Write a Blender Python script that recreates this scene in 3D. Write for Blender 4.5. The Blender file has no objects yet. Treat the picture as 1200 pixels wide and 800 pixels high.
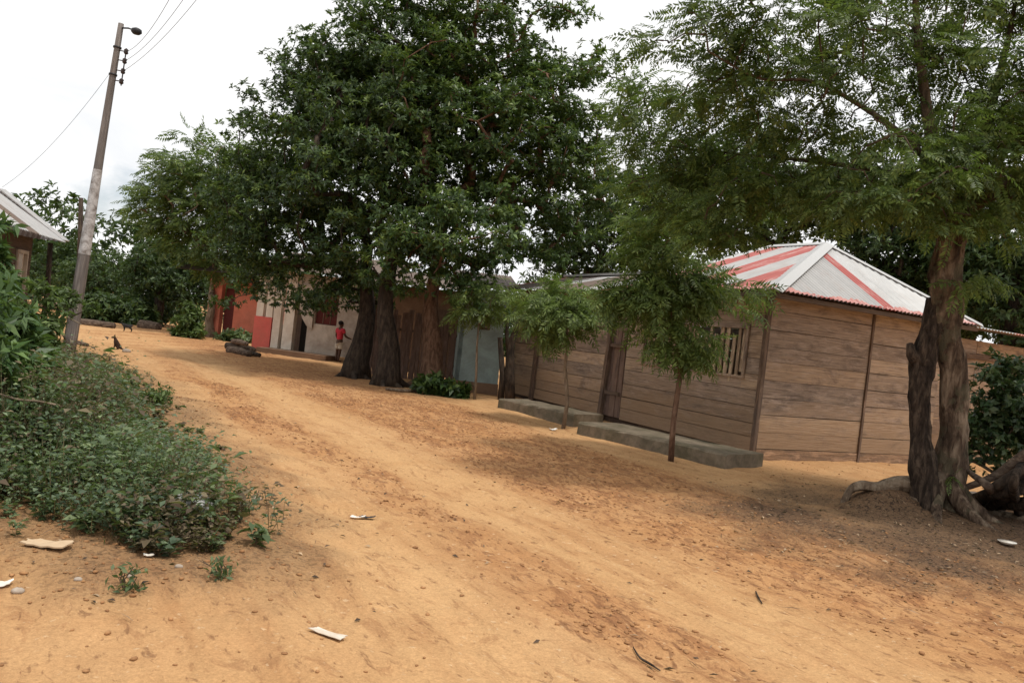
import bpy, math, random
import numpy as np
from mathutils import Vector, Matrix

random.seed(11)
rng = np.random.default_rng(11)
C = bpy.context.scene.collection
PI = math.pi

# ------------------------------------------------------------------ camera model (photo pixels 1200x800)
EYE, F, ROLL, HOR = 1.55, 950.0, math.radians(6.5), -10.0
cr, sr = math.cos(ROLL), math.sin(ROLL)
PIT = math.atan(-HOR / F)
FWD = np.array([0, math.cos(PIT), -math.sin(PIT)])
UPV = np.array([0, math.sin(PIT), math.cos(PIT)])
XV = np.array([1.0, 0, 0])

def ray(u, v):
    x = (u - 600) * cr + (v - 400) * sr
    y = -(u - 600) * sr + (v - 400) * cr
    return x / F * XV + FWD - y / F * UPV

def G(u, v):
    """ground point seen at a photo pixel"""
    d = ray(u, v)
    k = EYE / -d[2]
    return np.array([d[0] * k, d[1] * k, 0.0])

def at(u, v, Y):
    """point at distance Y seen at a photo pixel"""
    d = ray(u, v)
    k = Y / d[1]
    return np.array([d[0] * k, Y, EYE + d[2] * k])

def nrm(a):
    a = np.asarray(a, float)
    return a / max(1e-9, np.linalg.norm(a))

# ------------------------------------------------------------------ noise
_perm = rng.permutation(512)
_val = rng.random(512)

def vnoise(x, y):
    xi = np.floor(x).astype(int); yi = np.floor(y).astype(int)
    fx = x - xi; fy = y - yi
    fx = fx * fx * (3 - 2 * fx); fy = fy * fy * (3 - 2 * fy)
    def h(a, b):
        return _val[(_perm[(a & 511)] + b) & 511]
    return (h(xi, yi) * (1 - fx) + h(xi + 1, yi) * fx) * (1 - fy) + (h(xi, yi + 1) * (1 - fx) + h(xi + 1, yi + 1) * fx) * fy

def fbm(x, y, o=4):
    s = 0; a = .5
    for i in range(o):
        s = s + a * (vnoise(x + 17.3 * i, y - 9.1 * i) - .5); x = x * 2.03; y = y * 2.03; a *= .5
    return s

def sstep(a, b, x):
    t = np.clip((x - a) / (b - a), 0, 1)
    return t * t * (3 - 2 * t)

# road frame: travels away to the left, n points across the road to the wooden house
RD = nrm([-.52, .854, 0]); RN = np.array([.854, .52, 0])

WEED = [G(*p)[:2] for p in [(-420, 690), (-180, 655), (0, 632), (60, 620), (105, 652), (185, 668), (258, 660), (296, 600), (272, 560), (228, 520), (196, 478), (168, 446), (100, 420)]]
WEED += [np.array(p) for p in [(-11.5, 20.), (-16, 20), (-16, 5)]]
WEED = np.array(WEED)

def inside(px, py, poly):
    c = np.zeros(np.shape(px), bool)
    n = len(poly); j = n - 1
    for i in range(n):
        xi, yi = poly[i]; xj, yj = poly[j]
        hit = ((yi > py) != (yj > py)) & (px < (xj - xi) * (py - yi) / (yj - yi + 1e-12) + xi)
        c ^= hit; j = i
    return c

def polydist(px, py, poly):
    d = np.full(np.shape(px), 1e9)
    n = len(poly)
    for i in range(n):
        a = poly[i]; b = poly[(i + 1) % n]
        ab = b - a
        t = np.clip(((px - a[0]) * ab[0] + (py - a[1]) * ab[1]) / (ab @ ab), 0, 1)
        d = np.minimum(d, np.hypot(px - a[0] - t * ab[0], py - a[1] - t * ab[1]))
    return d

TREE_R = G(1098, 606)
MOUND = at(1040, 590, TREE_R[1] + .02)
def masks(x, y):
    s = x * RN[0] + y * RN[1]; l = x * RD[0] + y * RD[1]
    w = fbm(l * .35, s * .5, 3) * 1.6
    s2 = s + w * .55
    lane = np.exp(-((s2 - 3.75) / .42) ** 2) + .9 * np.exp(-((s2 - 2.0) / .5) ** 2) + .7 * np.exp(-((s2 - 8.2) / .6) ** 2)
    rough = sstep(4.2, 4.8, s2) * (1 - sstep(6.8, 7.8, s2)) + .75 * sstep(2.55, 2.8, s2) * (1 - sstep(3.15, 3.4, s2))
    rough = rough * (.70 + .8 * sstep(-.1, .15, fbm(x * 1.1 + 5, y * 1.1, 3)))
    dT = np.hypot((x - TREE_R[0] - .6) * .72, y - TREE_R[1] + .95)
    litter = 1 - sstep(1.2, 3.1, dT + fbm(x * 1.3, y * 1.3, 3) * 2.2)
    dist = polydist(x, y, WEED)
    ins = inside(x, y, WEED)
    verge = np.where(ins, 1.0, 1 - sstep(0, .9, dist + fbm(x * 2, y * 2, 3) * .9))
    return lane, np.clip(rough, 0, 1), litter, verge

def zg(x, y):
    x = np.asarray(x, float); y = np.asarray(y, float)
    lane, rough, litter, verge = masks(x, y)
    s = x * RN[0] + y * RN[1]
    near = np.exp(-(np.hypot(x, y) / 60) ** 2)
    z = fbm(x * .25, y * .25, 3) * .10 * near
    z = z + fbm(x * 1.6, y * 1.6, 4) * .045 * near
    z = z + (fbm(x * 7, y * 7, 3) * (.012 + .055 * rough + .03 * litter + .03 * verge)) * near
    lr = x * RD[0] + y * RD[1]
    z = z + fbm(s * 3.2 + fbm(lr * .3, s * .3, 2) * 2, lr * .22, 3) * .05 * near * (1 - .7 * verge)
    z = z + fbm(s * 11, lr * 2.2, 2) * .030 * rough * near
    z = z - lane * .022 + verge * .07
    z = z + .25 * np.exp(-(((x - MOUND[0]) / .46) ** 2 + ((y - MOUND[1]) / .30) ** 2))
    z = z + .10 * np.exp(-(((x - TREE_R[0]) / .8) ** 2 + ((y - TREE_R[1]) / .8) ** 2))
    return z

def snap(p, dz=0.0):
    return np.array([p[0], p[1], float(zg(p[0], p[1])) + dz])

# ------------------------------------------------------------------ materials
def new_mat(name):
    m = bpy.data.materials.new(name); m.use_nodes = True
    nt = m.node_tree
    return m, nt, nt.nodes['Principled BSDF']

def N(nt, typ, **kw):
    n = nt.nodes.new(typ)
    for k, v in kw.items():
        setattr(n, k, v)
    return n

def ramp(nt, fac, stops):
    r = N(nt, 'ShaderNodeValToRGB')
    el = r.color_ramp.elements
    while len(el) > 1: el.remove(el[-1])
    el[0].position, el[0].color = stops[0][0], (*stops[0][1], 1)
    for p, c in stops[1:]:
        e = el.new(p); e.color = (*c, 1)
    nt.links.new(fac, r.inputs[0])
    return r.outputs[0]

def noise(nt, vec, scale, detail=4, rough=.6, dist=0):
    n = N(nt, 'ShaderNodeTexNoise')
    n.inputs['Scale'].default_value = scale; n.inputs['Detail'].default_value = detail
    n.inputs['Roughness'].default_value = rough; n.inputs['Distortion'].default_value = dist
    if vec is not None: nt.links.new(vec, n.inputs['Vector'])
    return n.outputs['Fac']

def mix(nt, fac, a, b, blend='MIX'):
    m = N(nt, 'ShaderNodeMix', data_type='RGBA', blend_type=blend)
    for sock, val in ((0, fac), (6, a), (7, b)):
        if hasattr(val, 'is_output'): nt.links.new(val, m.inputs[sock])
        elif sock == 0: m.inputs[0].default_value = val
        else: m.inputs[sock].default_value = (*val, 1)
    return m.outputs[2]

def math_(nt, op, a, b=0.0, c=None):
    m = N(nt, 'ShaderNodeMath', operation=op)
    for i, val in enumerate((a, b, c)):
        if val is None: continue
        if hasattr(val, 'is_output'): nt.links.new(val, m.inputs[i])
        else: m.inputs[i].default_value = val
    return m.outputs[0]

def bump(nt, bsdf, h, strength, dist):
    b = N(nt, 'ShaderNodeBump'); b.inputs['Strength'].default_value = strength; b.inputs['Distance'].default_value = dist
    nt.links.new(h, b.inputs['Height']); nt.links.new(b.outputs[0], bsdf.inputs['Normal'])

def mapping(nt, vec, scale, loc=(0, 0, 0)):
    m = N(nt, 'ShaderNodeMapping'); m.inputs['Scale'].default_value = scale; m.inputs['Location'].default_value = loc
    nt.links.new(vec, m.inputs['Vector'])
    return m.outputs[0]

def obj_co(nt): return N(nt, 'ShaderNodeTexCoord').outputs['Object']
def uv_co(nt): return N(nt, 'ShaderNodeTexCoord').outputs['UV']
def island(nt): return N(nt, 'ShaderNodeNewGeometry').outputs['Random Per Island']

def leaf_mat(name, dark, mid, light, trans=.3, rough=.45, patch=.5):
    m, nt, b = new_mat(name)
    f = island(nt)
    c = ramp(nt, f, [(0, dark), (.55, mid), (.93, light), (1.0, tuple(min(1, k * 1.35) for k in light))])
    n = noise(nt, obj_co(nt), 1.1, 2)
    n = N(nt, 'ShaderNodeMapRange'); n.inputs[1].default_value = .3; n.inputs[2].default_value = .7
    n.inputs[3].default_value = 1 - patch * .55; n.inputs[4].default_value = 1 + patch * .5
    nt.links.new(noise(nt, obj_co(nt), 1.1, 2), n.inputs[0])
    v = N(nt, 'ShaderNodeHueSaturation'); nt.links.new(c, v.inputs['Color']); nt.links.new(n.outputs[0], v.inputs['Value'])
    c = v.outputs[0]
    nt.links.new(c, b.inputs['Base Color'])
    b.inputs['Roughness'].default_value = rough; b.inputs['Specular IOR Level'].default_value = .35
    t = N(nt, 'ShaderNodeBsdfTranslucent')
    tc = mix(nt, .5, c, (.16, .26, .03), 'MIX')
    nt.links.new(tc, t.inputs['Color'])
    ms = N(nt, 'ShaderNodeMixShader'); ms.inputs[0].default_value = trans
    nt.links.new(b.outputs[0], ms.inputs[1]); nt.links.new(t.outputs[0], ms.inputs[2])
    nt.links.new(ms.outputs[0], nt.nodes['Material Output'].inputs['Surface'])
    return m

def bark_mat(name, a, b_, c_, scale=6, bs=.8, moss=None, grain=(1, 1, .3)):
    m, nt, b = new_mat(name)
    o = obj_co(nt)
    st = mapping(nt, o, grain)
    n1 = noise(nt, st, scale * 2.2, 6, .65, .3)
    n2 = noise(nt, o, scale * .35, 3)
    c = ramp(nt, n1, [(.36, a), (.5, b_), (.64, c_)])
    c = mix(nt, math_(nt, 'MULTIPLY', n2, .6), c, a)
    if moss:
        f = math_(nt, 'GREATER_THAN', noise(nt, o, 3.5, 5, .7), .56)
        c = mix(nt, math_(nt, 'MULTIPLY', f, .55), c, moss)
    nt.links.new(c, b.inputs['Base Color']); b.inputs['Roughness'].default_value = .95
    b.inputs['Specular IOR Level'].default_value = .15
    bump(nt, b, n1, bs, .09)
    return m

def wood_mat(name, cols, rough=.9, grain=1.0, stain=(.10, .075, .065), splash=None):
    m, nt, b = new_mat(name)
    uv = uv_co(nt)
    g = noise(nt, mapping(nt, uv, (1.2, 26, 1)), 1.6, 7, .65, .4)
    fine = noise(nt, mapping(nt, uv, (3, 90, 1)), 1.5, 4, .6)
    blot = noise(nt, mapping(nt, uv, (.9, 2.2, 1)), 1.5, 5, .65, .6)
    isl = island(nt)
    c = ramp(nt, isl, [(i / max(1, len(cols) - 1), cc) for i, cc in enumerate(cols)])
    gg = ramp(nt, g, [(.32, (.42, .39, .37)), (.48, (.95, .95, .95)), (.68, (1.4, 1.36, 1.3))])
    c = mix(nt, .75 * grain, c, gg, 'MULTIPLY')
    f = N(nt, 'ShaderNodeMapRange'); f.inputs[1].default_value = .50; f.inputs[2].default_value = .68
    nt.links.new(blot, f.inputs[0])
    c = mix(nt, math_(nt, 'MULTIPLY', f.outputs[0], .7), c, stain)
    wz = N(nt, 'ShaderNodeMapRange'); wz.inputs[1].default_value = .50; wz.inputs[2].default_value = .66
    nt.links.new(noise(nt, mapping(nt, uv, (1.6, 7, 1), (5, 3, 0)), 1.8, 6, .7, .5), wz.inputs[0])
    c = mix(nt, math_(nt, 'MULTIPLY', wz.outputs[0], .5), c, tuple(min(1, k * 2.3) for k in cols[-1]))
    if splash:
        # mud splashed on the boards near the ground
        z = N(nt, 'ShaderNodeSeparateXYZ'); nt.links.new(N(nt, 'ShaderNodeNewGeometry').outputs['Position'], z.inputs[0])
        h = math_(nt, 'ADD', z.outputs[2], math_(nt, 'MULTIPLY', math_(nt, 'SUBTRACT', blot, .5), 1.6))
        k = N(nt, 'ShaderNodeMapRange'); k.inputs[1].default_value = .35; k.inputs[2].default_value = 1.1; k.inputs[3].default_value = .75; k.inputs[4].default_value = 0
        nt.links.new(h, k.inputs[0])
        c = mix(nt, k.outputs[0], c, splash)
    nt.links.new(c, b.inputs['Base Color']); b.inputs['Roughness'].default_value = rough
    b.inputs['Specular IOR Level'].default_value = .2
    bump(nt, b, math_(nt, 'ADD', g, math_(nt, 'MULTIPLY', fine, .5)), .8, .02)
    return m

def plain_mat(name, col, rough=.8, var=.25, scale=5, dirt=None, dirt_amt=.5, metal=0, bs=.2, bd=.01):
    m, nt, b = new_mat(name)
    o = obj_co(nt)
    n = noise(nt, o, scale, 6, .65)
    c = ramp(nt, n, [(.3, tuple(k * (1 - var) for k in col)), (.7, tuple(min(1, k * (1 + var)) for k in col))])
    if dirt:
        f = N(nt, 'ShaderNodeMapRange'); f.inputs[1].default_value = .42; f.inputs[2].default_value = .66
        nt.links.new(noise(nt, o, scale * .37, 6, .7, .5), f.inputs[0])
        c = mix(nt, math_(nt, 'MULTIPLY', f.outputs[0], dirt_amt), c, dirt)
    nt.links.new(c, b.inputs['Base Color']); b.inputs['Roughness'].default_value = rough; b.inputs['Metallic'].default_value = metal
    b.inputs['Specular IOR Level'].default_value = .25
    if bs: bump(nt, b, n, bs, bd)
    return m

def sheet_mat(name, col, rust=(.20, .085, .04), rust_amt=.35, rough=.45, metal=.3):
    m, nt, b = new_mat(name)
    uv = uv_co(nt)
    streak = noise(nt, mapping(nt, uv, (7, .8, 1)), 1.2, 6, .7, .2)
    blot = noise(nt, mapping(nt, uv, (1.0, .7, 1)), 1.7, 6, .7, .4)
    c = ramp(nt, streak, [(.3, tuple(k * .72 for k in col)), (.6, col)])
    f = N(nt, 'ShaderNodeMapRange'); f.inputs[1].default_value = .50; f.inputs[2].default_value = .72
    nt.links.new(math_(nt, 'ADD', math_(nt, 'MULTIPLY', streak, .45), math_(nt, 'MULTIPLY', blot, .55)), f.inputs[0])
    c = mix(nt, math_(nt, 'MULTIPLY', f.outputs[0], rust_amt * 2), c, rust)
    nt.links.new(c, b.inputs['Base Color']); b.inputs['Roughness'].default_value = rough; b.inputs['Metallic'].default_value = metal
    bump(nt, b, streak, .12, .01)
    return m

M = {}
M['leaf_mango'] = leaf_mat('mango leaves', (.022, .045, .013), (.050, .096, .026), (.105, .165, .042), .25)
M['leaf_mango_dark'] = leaf_mat('dark mango leaves', (.019, .038, .012), (.040, .077, .024), (.085, .135, .038), .22)
M['leaf_lit_top'] = leaf_mat('top lit mango leaves', (.06, .10, .022), (.105, .165, .036), (.18, .24, .06), .3, .45, .3)  # paler mango set, light on the clump tops put into the colour
M['leaf_feather'] = leaf_mat('feather leaves', (.050, .080, .024), (.088, .138, .038), (.165, .22, .06), .42, .5, .7)
M['leaf_pale'] = leaf_mat('pale leaves', (.050, .080, .024), (.085, .135, .040), (.15, .21, .065), .35)
M['leaf_far'] = leaf_mat('far leaves', (.022, .045, .016), (.048, .085, .028), (.095, .14, .045), .25)
M['leaf_neem'] = leaf_mat('neem leaves', (.075, .115, .034), (.135, .195, .055), (.22, .29, .085), .45)
M['leaf_weed'] = leaf_mat('weed leaves', (.058, .090, .038), (.105, .155, .066), (.19, .24, .115), .3, .5, .7)
M['leaf_weed_dry'] = leaf_mat('dry weed leaves', (.085, .055, .036), (.14, .10, .06), (.21, .17, .10), .3, .6)
M['leaf_broad'] = leaf_mat('broad leaves', (.040, .085, .030), (.075, .14, .045), (.14, .22, .075), .33, .42)
M['leaf_bush'] = leaf_mat('bush leaves', (.025, .055, .022), (.050, .095, .036), (.12, .165, .075), .2, .35)
M['bark_dark'] = bark_mat('dark bark', (.028, .022, .018), (.065, .048, .036), (.115, .085, .062))
M['bark_red'] = bark_mat('reddish bark', (.085, .048, .032), (.20, .118, .077), (.30, .19, .13))
M['bark_pale'] = bark_mat('pale bark', (.14, .10, .07), (.26, .20, .14), (.36, .29, .21))
M['bark_knot'] = bark_mat('mottled bark', (.03, .020, .014), (.14, .096, .066), (.34, .26, .185), 4.5, 1.0, (.085, .08, .05))
M['bark_rot'] = bark_mat('rotten bark', (.018, .013, .010), (.06, .043, .032), (.15, .11, .08), 7, 1.0)
M['bark_root'] = bark_mat('root bark', (.10, .07, .048), (.24, .18, .125), (.36, .29, .21), 6, .9)
M['twig'] = bark_mat('twigs', (.06, .045, .032), (.12, .09, .065), (.2, .155, .11))

# ground
def make_ground_mat():
    m, nt, b = new_mat('laterite dirt')
    o = obj_co(nt)
    at_ = N(nt, 'ShaderNodeVertexColor', layer_name='zones')
    sp = N(nt, 'ShaderNodeSeparateColor'); nt.links.new(at_.outputs['Color'], sp.inputs[0])
    lane, rough, litter = sp.outputs[0], sp.outputs[1], sp.outputs[2]
    big = noise(nt, o, .35, 4, .6)
    mid = noise(nt, o, 1.7, 6, .65, .3)
    def dot(v, k):
        d_ = N(nt, 'ShaderNodeVectorMath', operation='DOT_PRODUCT'); nt.links.new(o, d_.inputs[0]); d_.inputs[1].default_value = v
        return math_(nt, 'MULTIPLY', d_.outputs['Value'], k)
    rot = N(nt, 'ShaderNodeCombineXYZ')
    nt.links.new(dot(tuple(RN), 1.25), rot.inputs[0]); nt.links.new(dot(tuple(RD), .5), rot.inputs[1])
    trk = N(nt, 'ShaderNodeCombineXYZ')
    nt.links.new(dot(tuple(RN), 1.0), trk.inputs[0]); nt.links.new(dot(tuple(RD), .10), trk.inputs[1])
    track = noise(nt, trk.outputs[0], 3.2, 4, .6, .35)
    clod = noise(nt, rot.outputs[0], 5.5, 8, .72, .7)
    fine = noise(nt, o, 38, 5, .7)
    c = ramp(nt, big, [(.3, (.47, .27, .123)), (.7, (.535, .325, .163))])
    c = mix(nt, math_(nt, 'MULTIPLY', lane, .55), c, (.585, .365, .18))
    f = N(nt, 'ShaderNodeMapRange'); f.inputs[1].default_value = .46; f.inputs[2].default_value = .66
    nt.links.new(mid, f.inputs[0])
    c = mix(nt, math_(nt, 'MULTIPLY', rough, .46), c, (.42, .20, .085))
    tk = N(nt, 'ShaderNodeMapRange'); tk.inputs[1].default_value = .50; tk.inputs[2].default_value = .66
    nt.links.new(track, tk.inputs[0])
    c = mix(nt, math_(nt, 'MULTIPLY', tk.outputs[0], .38), c, (.33, .155, .065))
    c = mix(nt, math_(nt, 'MULTIPLY', f.outputs[0], math_(nt, 'ADD', .22, math_(nt, 'MULTIPLY', rough, .4))), c, (.36, .165, .065))
    g = N(nt, 'ShaderNodeMapRange'); g.inputs[1].default_value = .54; g.inputs[2].default_value = .61
    nt.links.new(math_(nt, 'ADD', clod, math_(nt, 'MULTIPLY', rough, .055)), g.inputs[0])
    c = mix(nt, math_(nt, 'MULTIPLY', g.outputs[0], math_(nt, 'ADD', .40, math_(nt, 'MULTIPLY', rough, .3))), c, (.27, .125, .058))
    sp2 = N(nt, 'ShaderNodeMapRange'); sp2.inputs[1].default_value = .60; sp2.inputs[2].default_value = .68
    nt.links.new(math_(nt, 'ADD', noise(nt, rot.outputs[0], 15, 4, .6, .8), math_(nt, 'MULTIPLY', rough, .085)), sp2.inputs[0])
    c = mix(nt, math_(nt, 'MULTIPLY', sp2.outputs[0], .6), c, (.17, .08, .042))
    sp3 = N(nt, 'ShaderNodeMapRange'); sp3.inputs[1].default_value = .66; sp3.inputs[2].default_value = .72
    nt.links.new(noise(nt, o, 21, 3, .5, .3), sp3.inputs[0])
    c = mix(nt, math_(nt, 'MULTIPLY', sp3.outputs[0], .55), c, (.66, .48, .30))
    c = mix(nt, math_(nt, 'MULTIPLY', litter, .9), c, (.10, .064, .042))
    lf = N(nt, 'ShaderNodeMapRange'); lf.inputs[1].default_value = .52; lf.inputs[2].default_value = .58
    nt.links.new(noise(nt, o, 24, 4, .65, 1.2), lf.inputs[0])
    c = mix(nt, math_(nt, 'MULTIPLY', math_(nt, 'MULTIPLY', lf.outputs[0], litter), .85), c, (.030, .021, .016))
    lp = N(nt, 'ShaderNodeMapRange'); lp.inputs[1].default_value = .60; lp.inputs[2].default_value = .66
    nt.links.new(noise(nt, rot.outputs[0], 31, 3, .6, 1.0), lp.inputs[0])
    c = mix(nt, math_(nt, 'MULTIPLY', math_(nt, 'MULTIPLY', lp.outputs[0], litter), .6), c, (.24, .165, .105))
    c = mix(nt, .5, c, ramp(nt, noise(nt, o, 95, 3, .6), [(.3, (.72, .70, .68)), (.7, (1.22, 1.21, 1.2))]), 'MULTIPLY')
    c = mix(nt, .42, c, ramp(nt, fine, [(.3, (.62, .6, .58)), (.7, (1.3, 1.28, 1.25))]), 'MULTIPLY')
    nt.links.new(c, b.inputs['Base Color'])
    b.inputs['Roughness'].default_value = .97; b.inputs['Specular IOR Level'].default_value = .1
    h = math_(nt, 'ADD', math_(nt, 'MULTIPLY', clod, .9), math_(nt, 'MULTIPLY', fine, .22))
    bump(nt, b, h, .75, .045)
    return m
M['ground'] = make_ground_mat()
M['clod'] = plain_mat('soil clods', (.36, .19, .085), .97, .35, 9, (.2, .09, .04), .6, bs=.4)

HOUSE_COLS = [(0.393, 0.281, 0.197), (0.283, 0.22, 0.174), (0.475, 0.345, 0.236), (0.31, 0.24, 0.193), (0.434, 0.311, 0.21), (0.227, 0.176, 0.143)]
M['boards'] = wood_mat('house boards', HOUSE_COLS, splash=(.30, .195, .115))
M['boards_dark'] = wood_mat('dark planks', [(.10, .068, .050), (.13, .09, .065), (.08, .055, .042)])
M['slats'] = wood_mat('window slats', [(.36, .27, .185), (.30, .22, .15), (.40, .31, .22)], stain=(.2, .14, .1))
M['post'] = wood_mat('dark posts', [(.125, .085, .062), (.16, .11, .08)])
M['fence'] = wood_mat('grey brown fence', [(.15, .095, .072), (.19, .125, .095), (.12, .08, .065)])
M['pole'] = wood_mat('pole wood', [(.19, .168, .155)], stain=(.11, .095, .085))
M['door_shade'] = plain_mat('doorway shade', (.018, .014, .012), .9, .2, bs=0)
M['concrete'] = plain_mat('old concrete', (.175, .14, .10), .95, .35, 7, (.085, .075, .045), .85, bs=.5, bd=.02)
M['silver'] = sheet_mat('galvanised sheet', (.53, .53, .525), (.27, .22, .19), .30, .5, .15)
M['silver_old'] = sheet_mat('weathered sheet', (.42, .415, .41), (.24, .17, .14), .34, .6, .1)
M['silver_rust'] = sheet_mat('rusty sheet', (.17, .125, .10), (.13, .07, .045), .45, .75, .1)
M['redsheet'] = sheet_mat('red painted sheet', (.40, .075, .06), (.50, .38, .35), .48, .55, .0)
M['redpale'] = sheet_mat('faded red sheet', (.55, .24, .21), (.62, .55, .52), .3, .55, .0)
M['white_wall'] = plain_mat('dirty white wall', (.50, .43, .36), .9, .15, 3, (.24, .175, .13), .8)
M['white_pillar'] = plain_mat('white pillar', (.72, .64, .54), .9, .1, 4, (.45, .33, .24), .5)
M['red_wall'] = plain_mat('red wall', (.52, .155, .095), .9, .18, 3, (.32, .13, .085), .5)
M['red_low'] = plain_mat('coral red wall', (.60, .13, .105), .9, .1, 3, (.45, .16, .11), .4)
M['teal'] = plain_mat('teal wall', (.30, .38, .37), .9, .12, 4, (.16, .18, .16), .6)
M['red_dark'] = plain_mat('maroon door', (.10, .022, .018), .85, .2, 3)
M['mud'] = plain_mat('brown mud wall', (.20, .125, .08), .95, .2, 5, (.12, .075, .05), .5, bs=.5)
M['metal_dark'] = plain_mat('dark metal', (.03, .03, .033), .5, .1, bs=0)
M['porcelain'] = plain_mat('brown insulator', (.05, .035, .03), .3, .1, bs=0)
M['white_paint'] = plain_mat('white paint', (.70, .69, .67), .9, .1, 8, (.30, .25, .21), .9)
M['paper'] = plain_mat('white paper', (.74, .71, .65), .9, .1, 14, (.48, .36, .24), .75, bs=0)
M['plastic'] = plain_mat('grey plastic', (.50, .50, .50), .4, .25, 9, (.32, .31, .30), .5, bs=0)
M['card'] = plain_mat('pale cardboard', (.50, .37, .24), .9, .15, 6, bs=.2)
M['black'] = plain_mat('black scrap', (.03, .03, .035), .6, .2, bs=0)
M['skin'] = plain_mat('dark skin', (.085, .045, .03), .6, .08, 6, bs=0)
M['hair'] = plain_mat('black hair', (.012, .010, .009), .8, .2, 20, bs=.3)
M['shirt'] = plain_mat('red shirt', (.46, .035, .055), .85, .12, 8, bs=.2)
M['shorts'] = plain_mat('pale shorts', (.56, .53, .47), .85, .12, 8, (.3, .28, .25), .4, bs=.2)
M['fur_dark'] = plain_mat('dark brown fur', (.045, .026, .018), .9, .3, 14, bs=.4)
M['fur_black'] = plain_mat('black fur', (.022, .020, .020), .85, .3, 14, bs=.4)
M['eye'] = plain_mat('dark eye', (.01, .008, .007), .2, .1, bs=0)
M['stone'] = plain_mat('grey stone', (.36, .31, .26), .95, .25, 9, (.3, .19, .11), .6, bs=.6)
M['log'] = bark_mat('log wood', (.06, .042, .032), (.14, .10, .075), (.25, .19, .14), grain=(.3, 1, 1))

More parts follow.
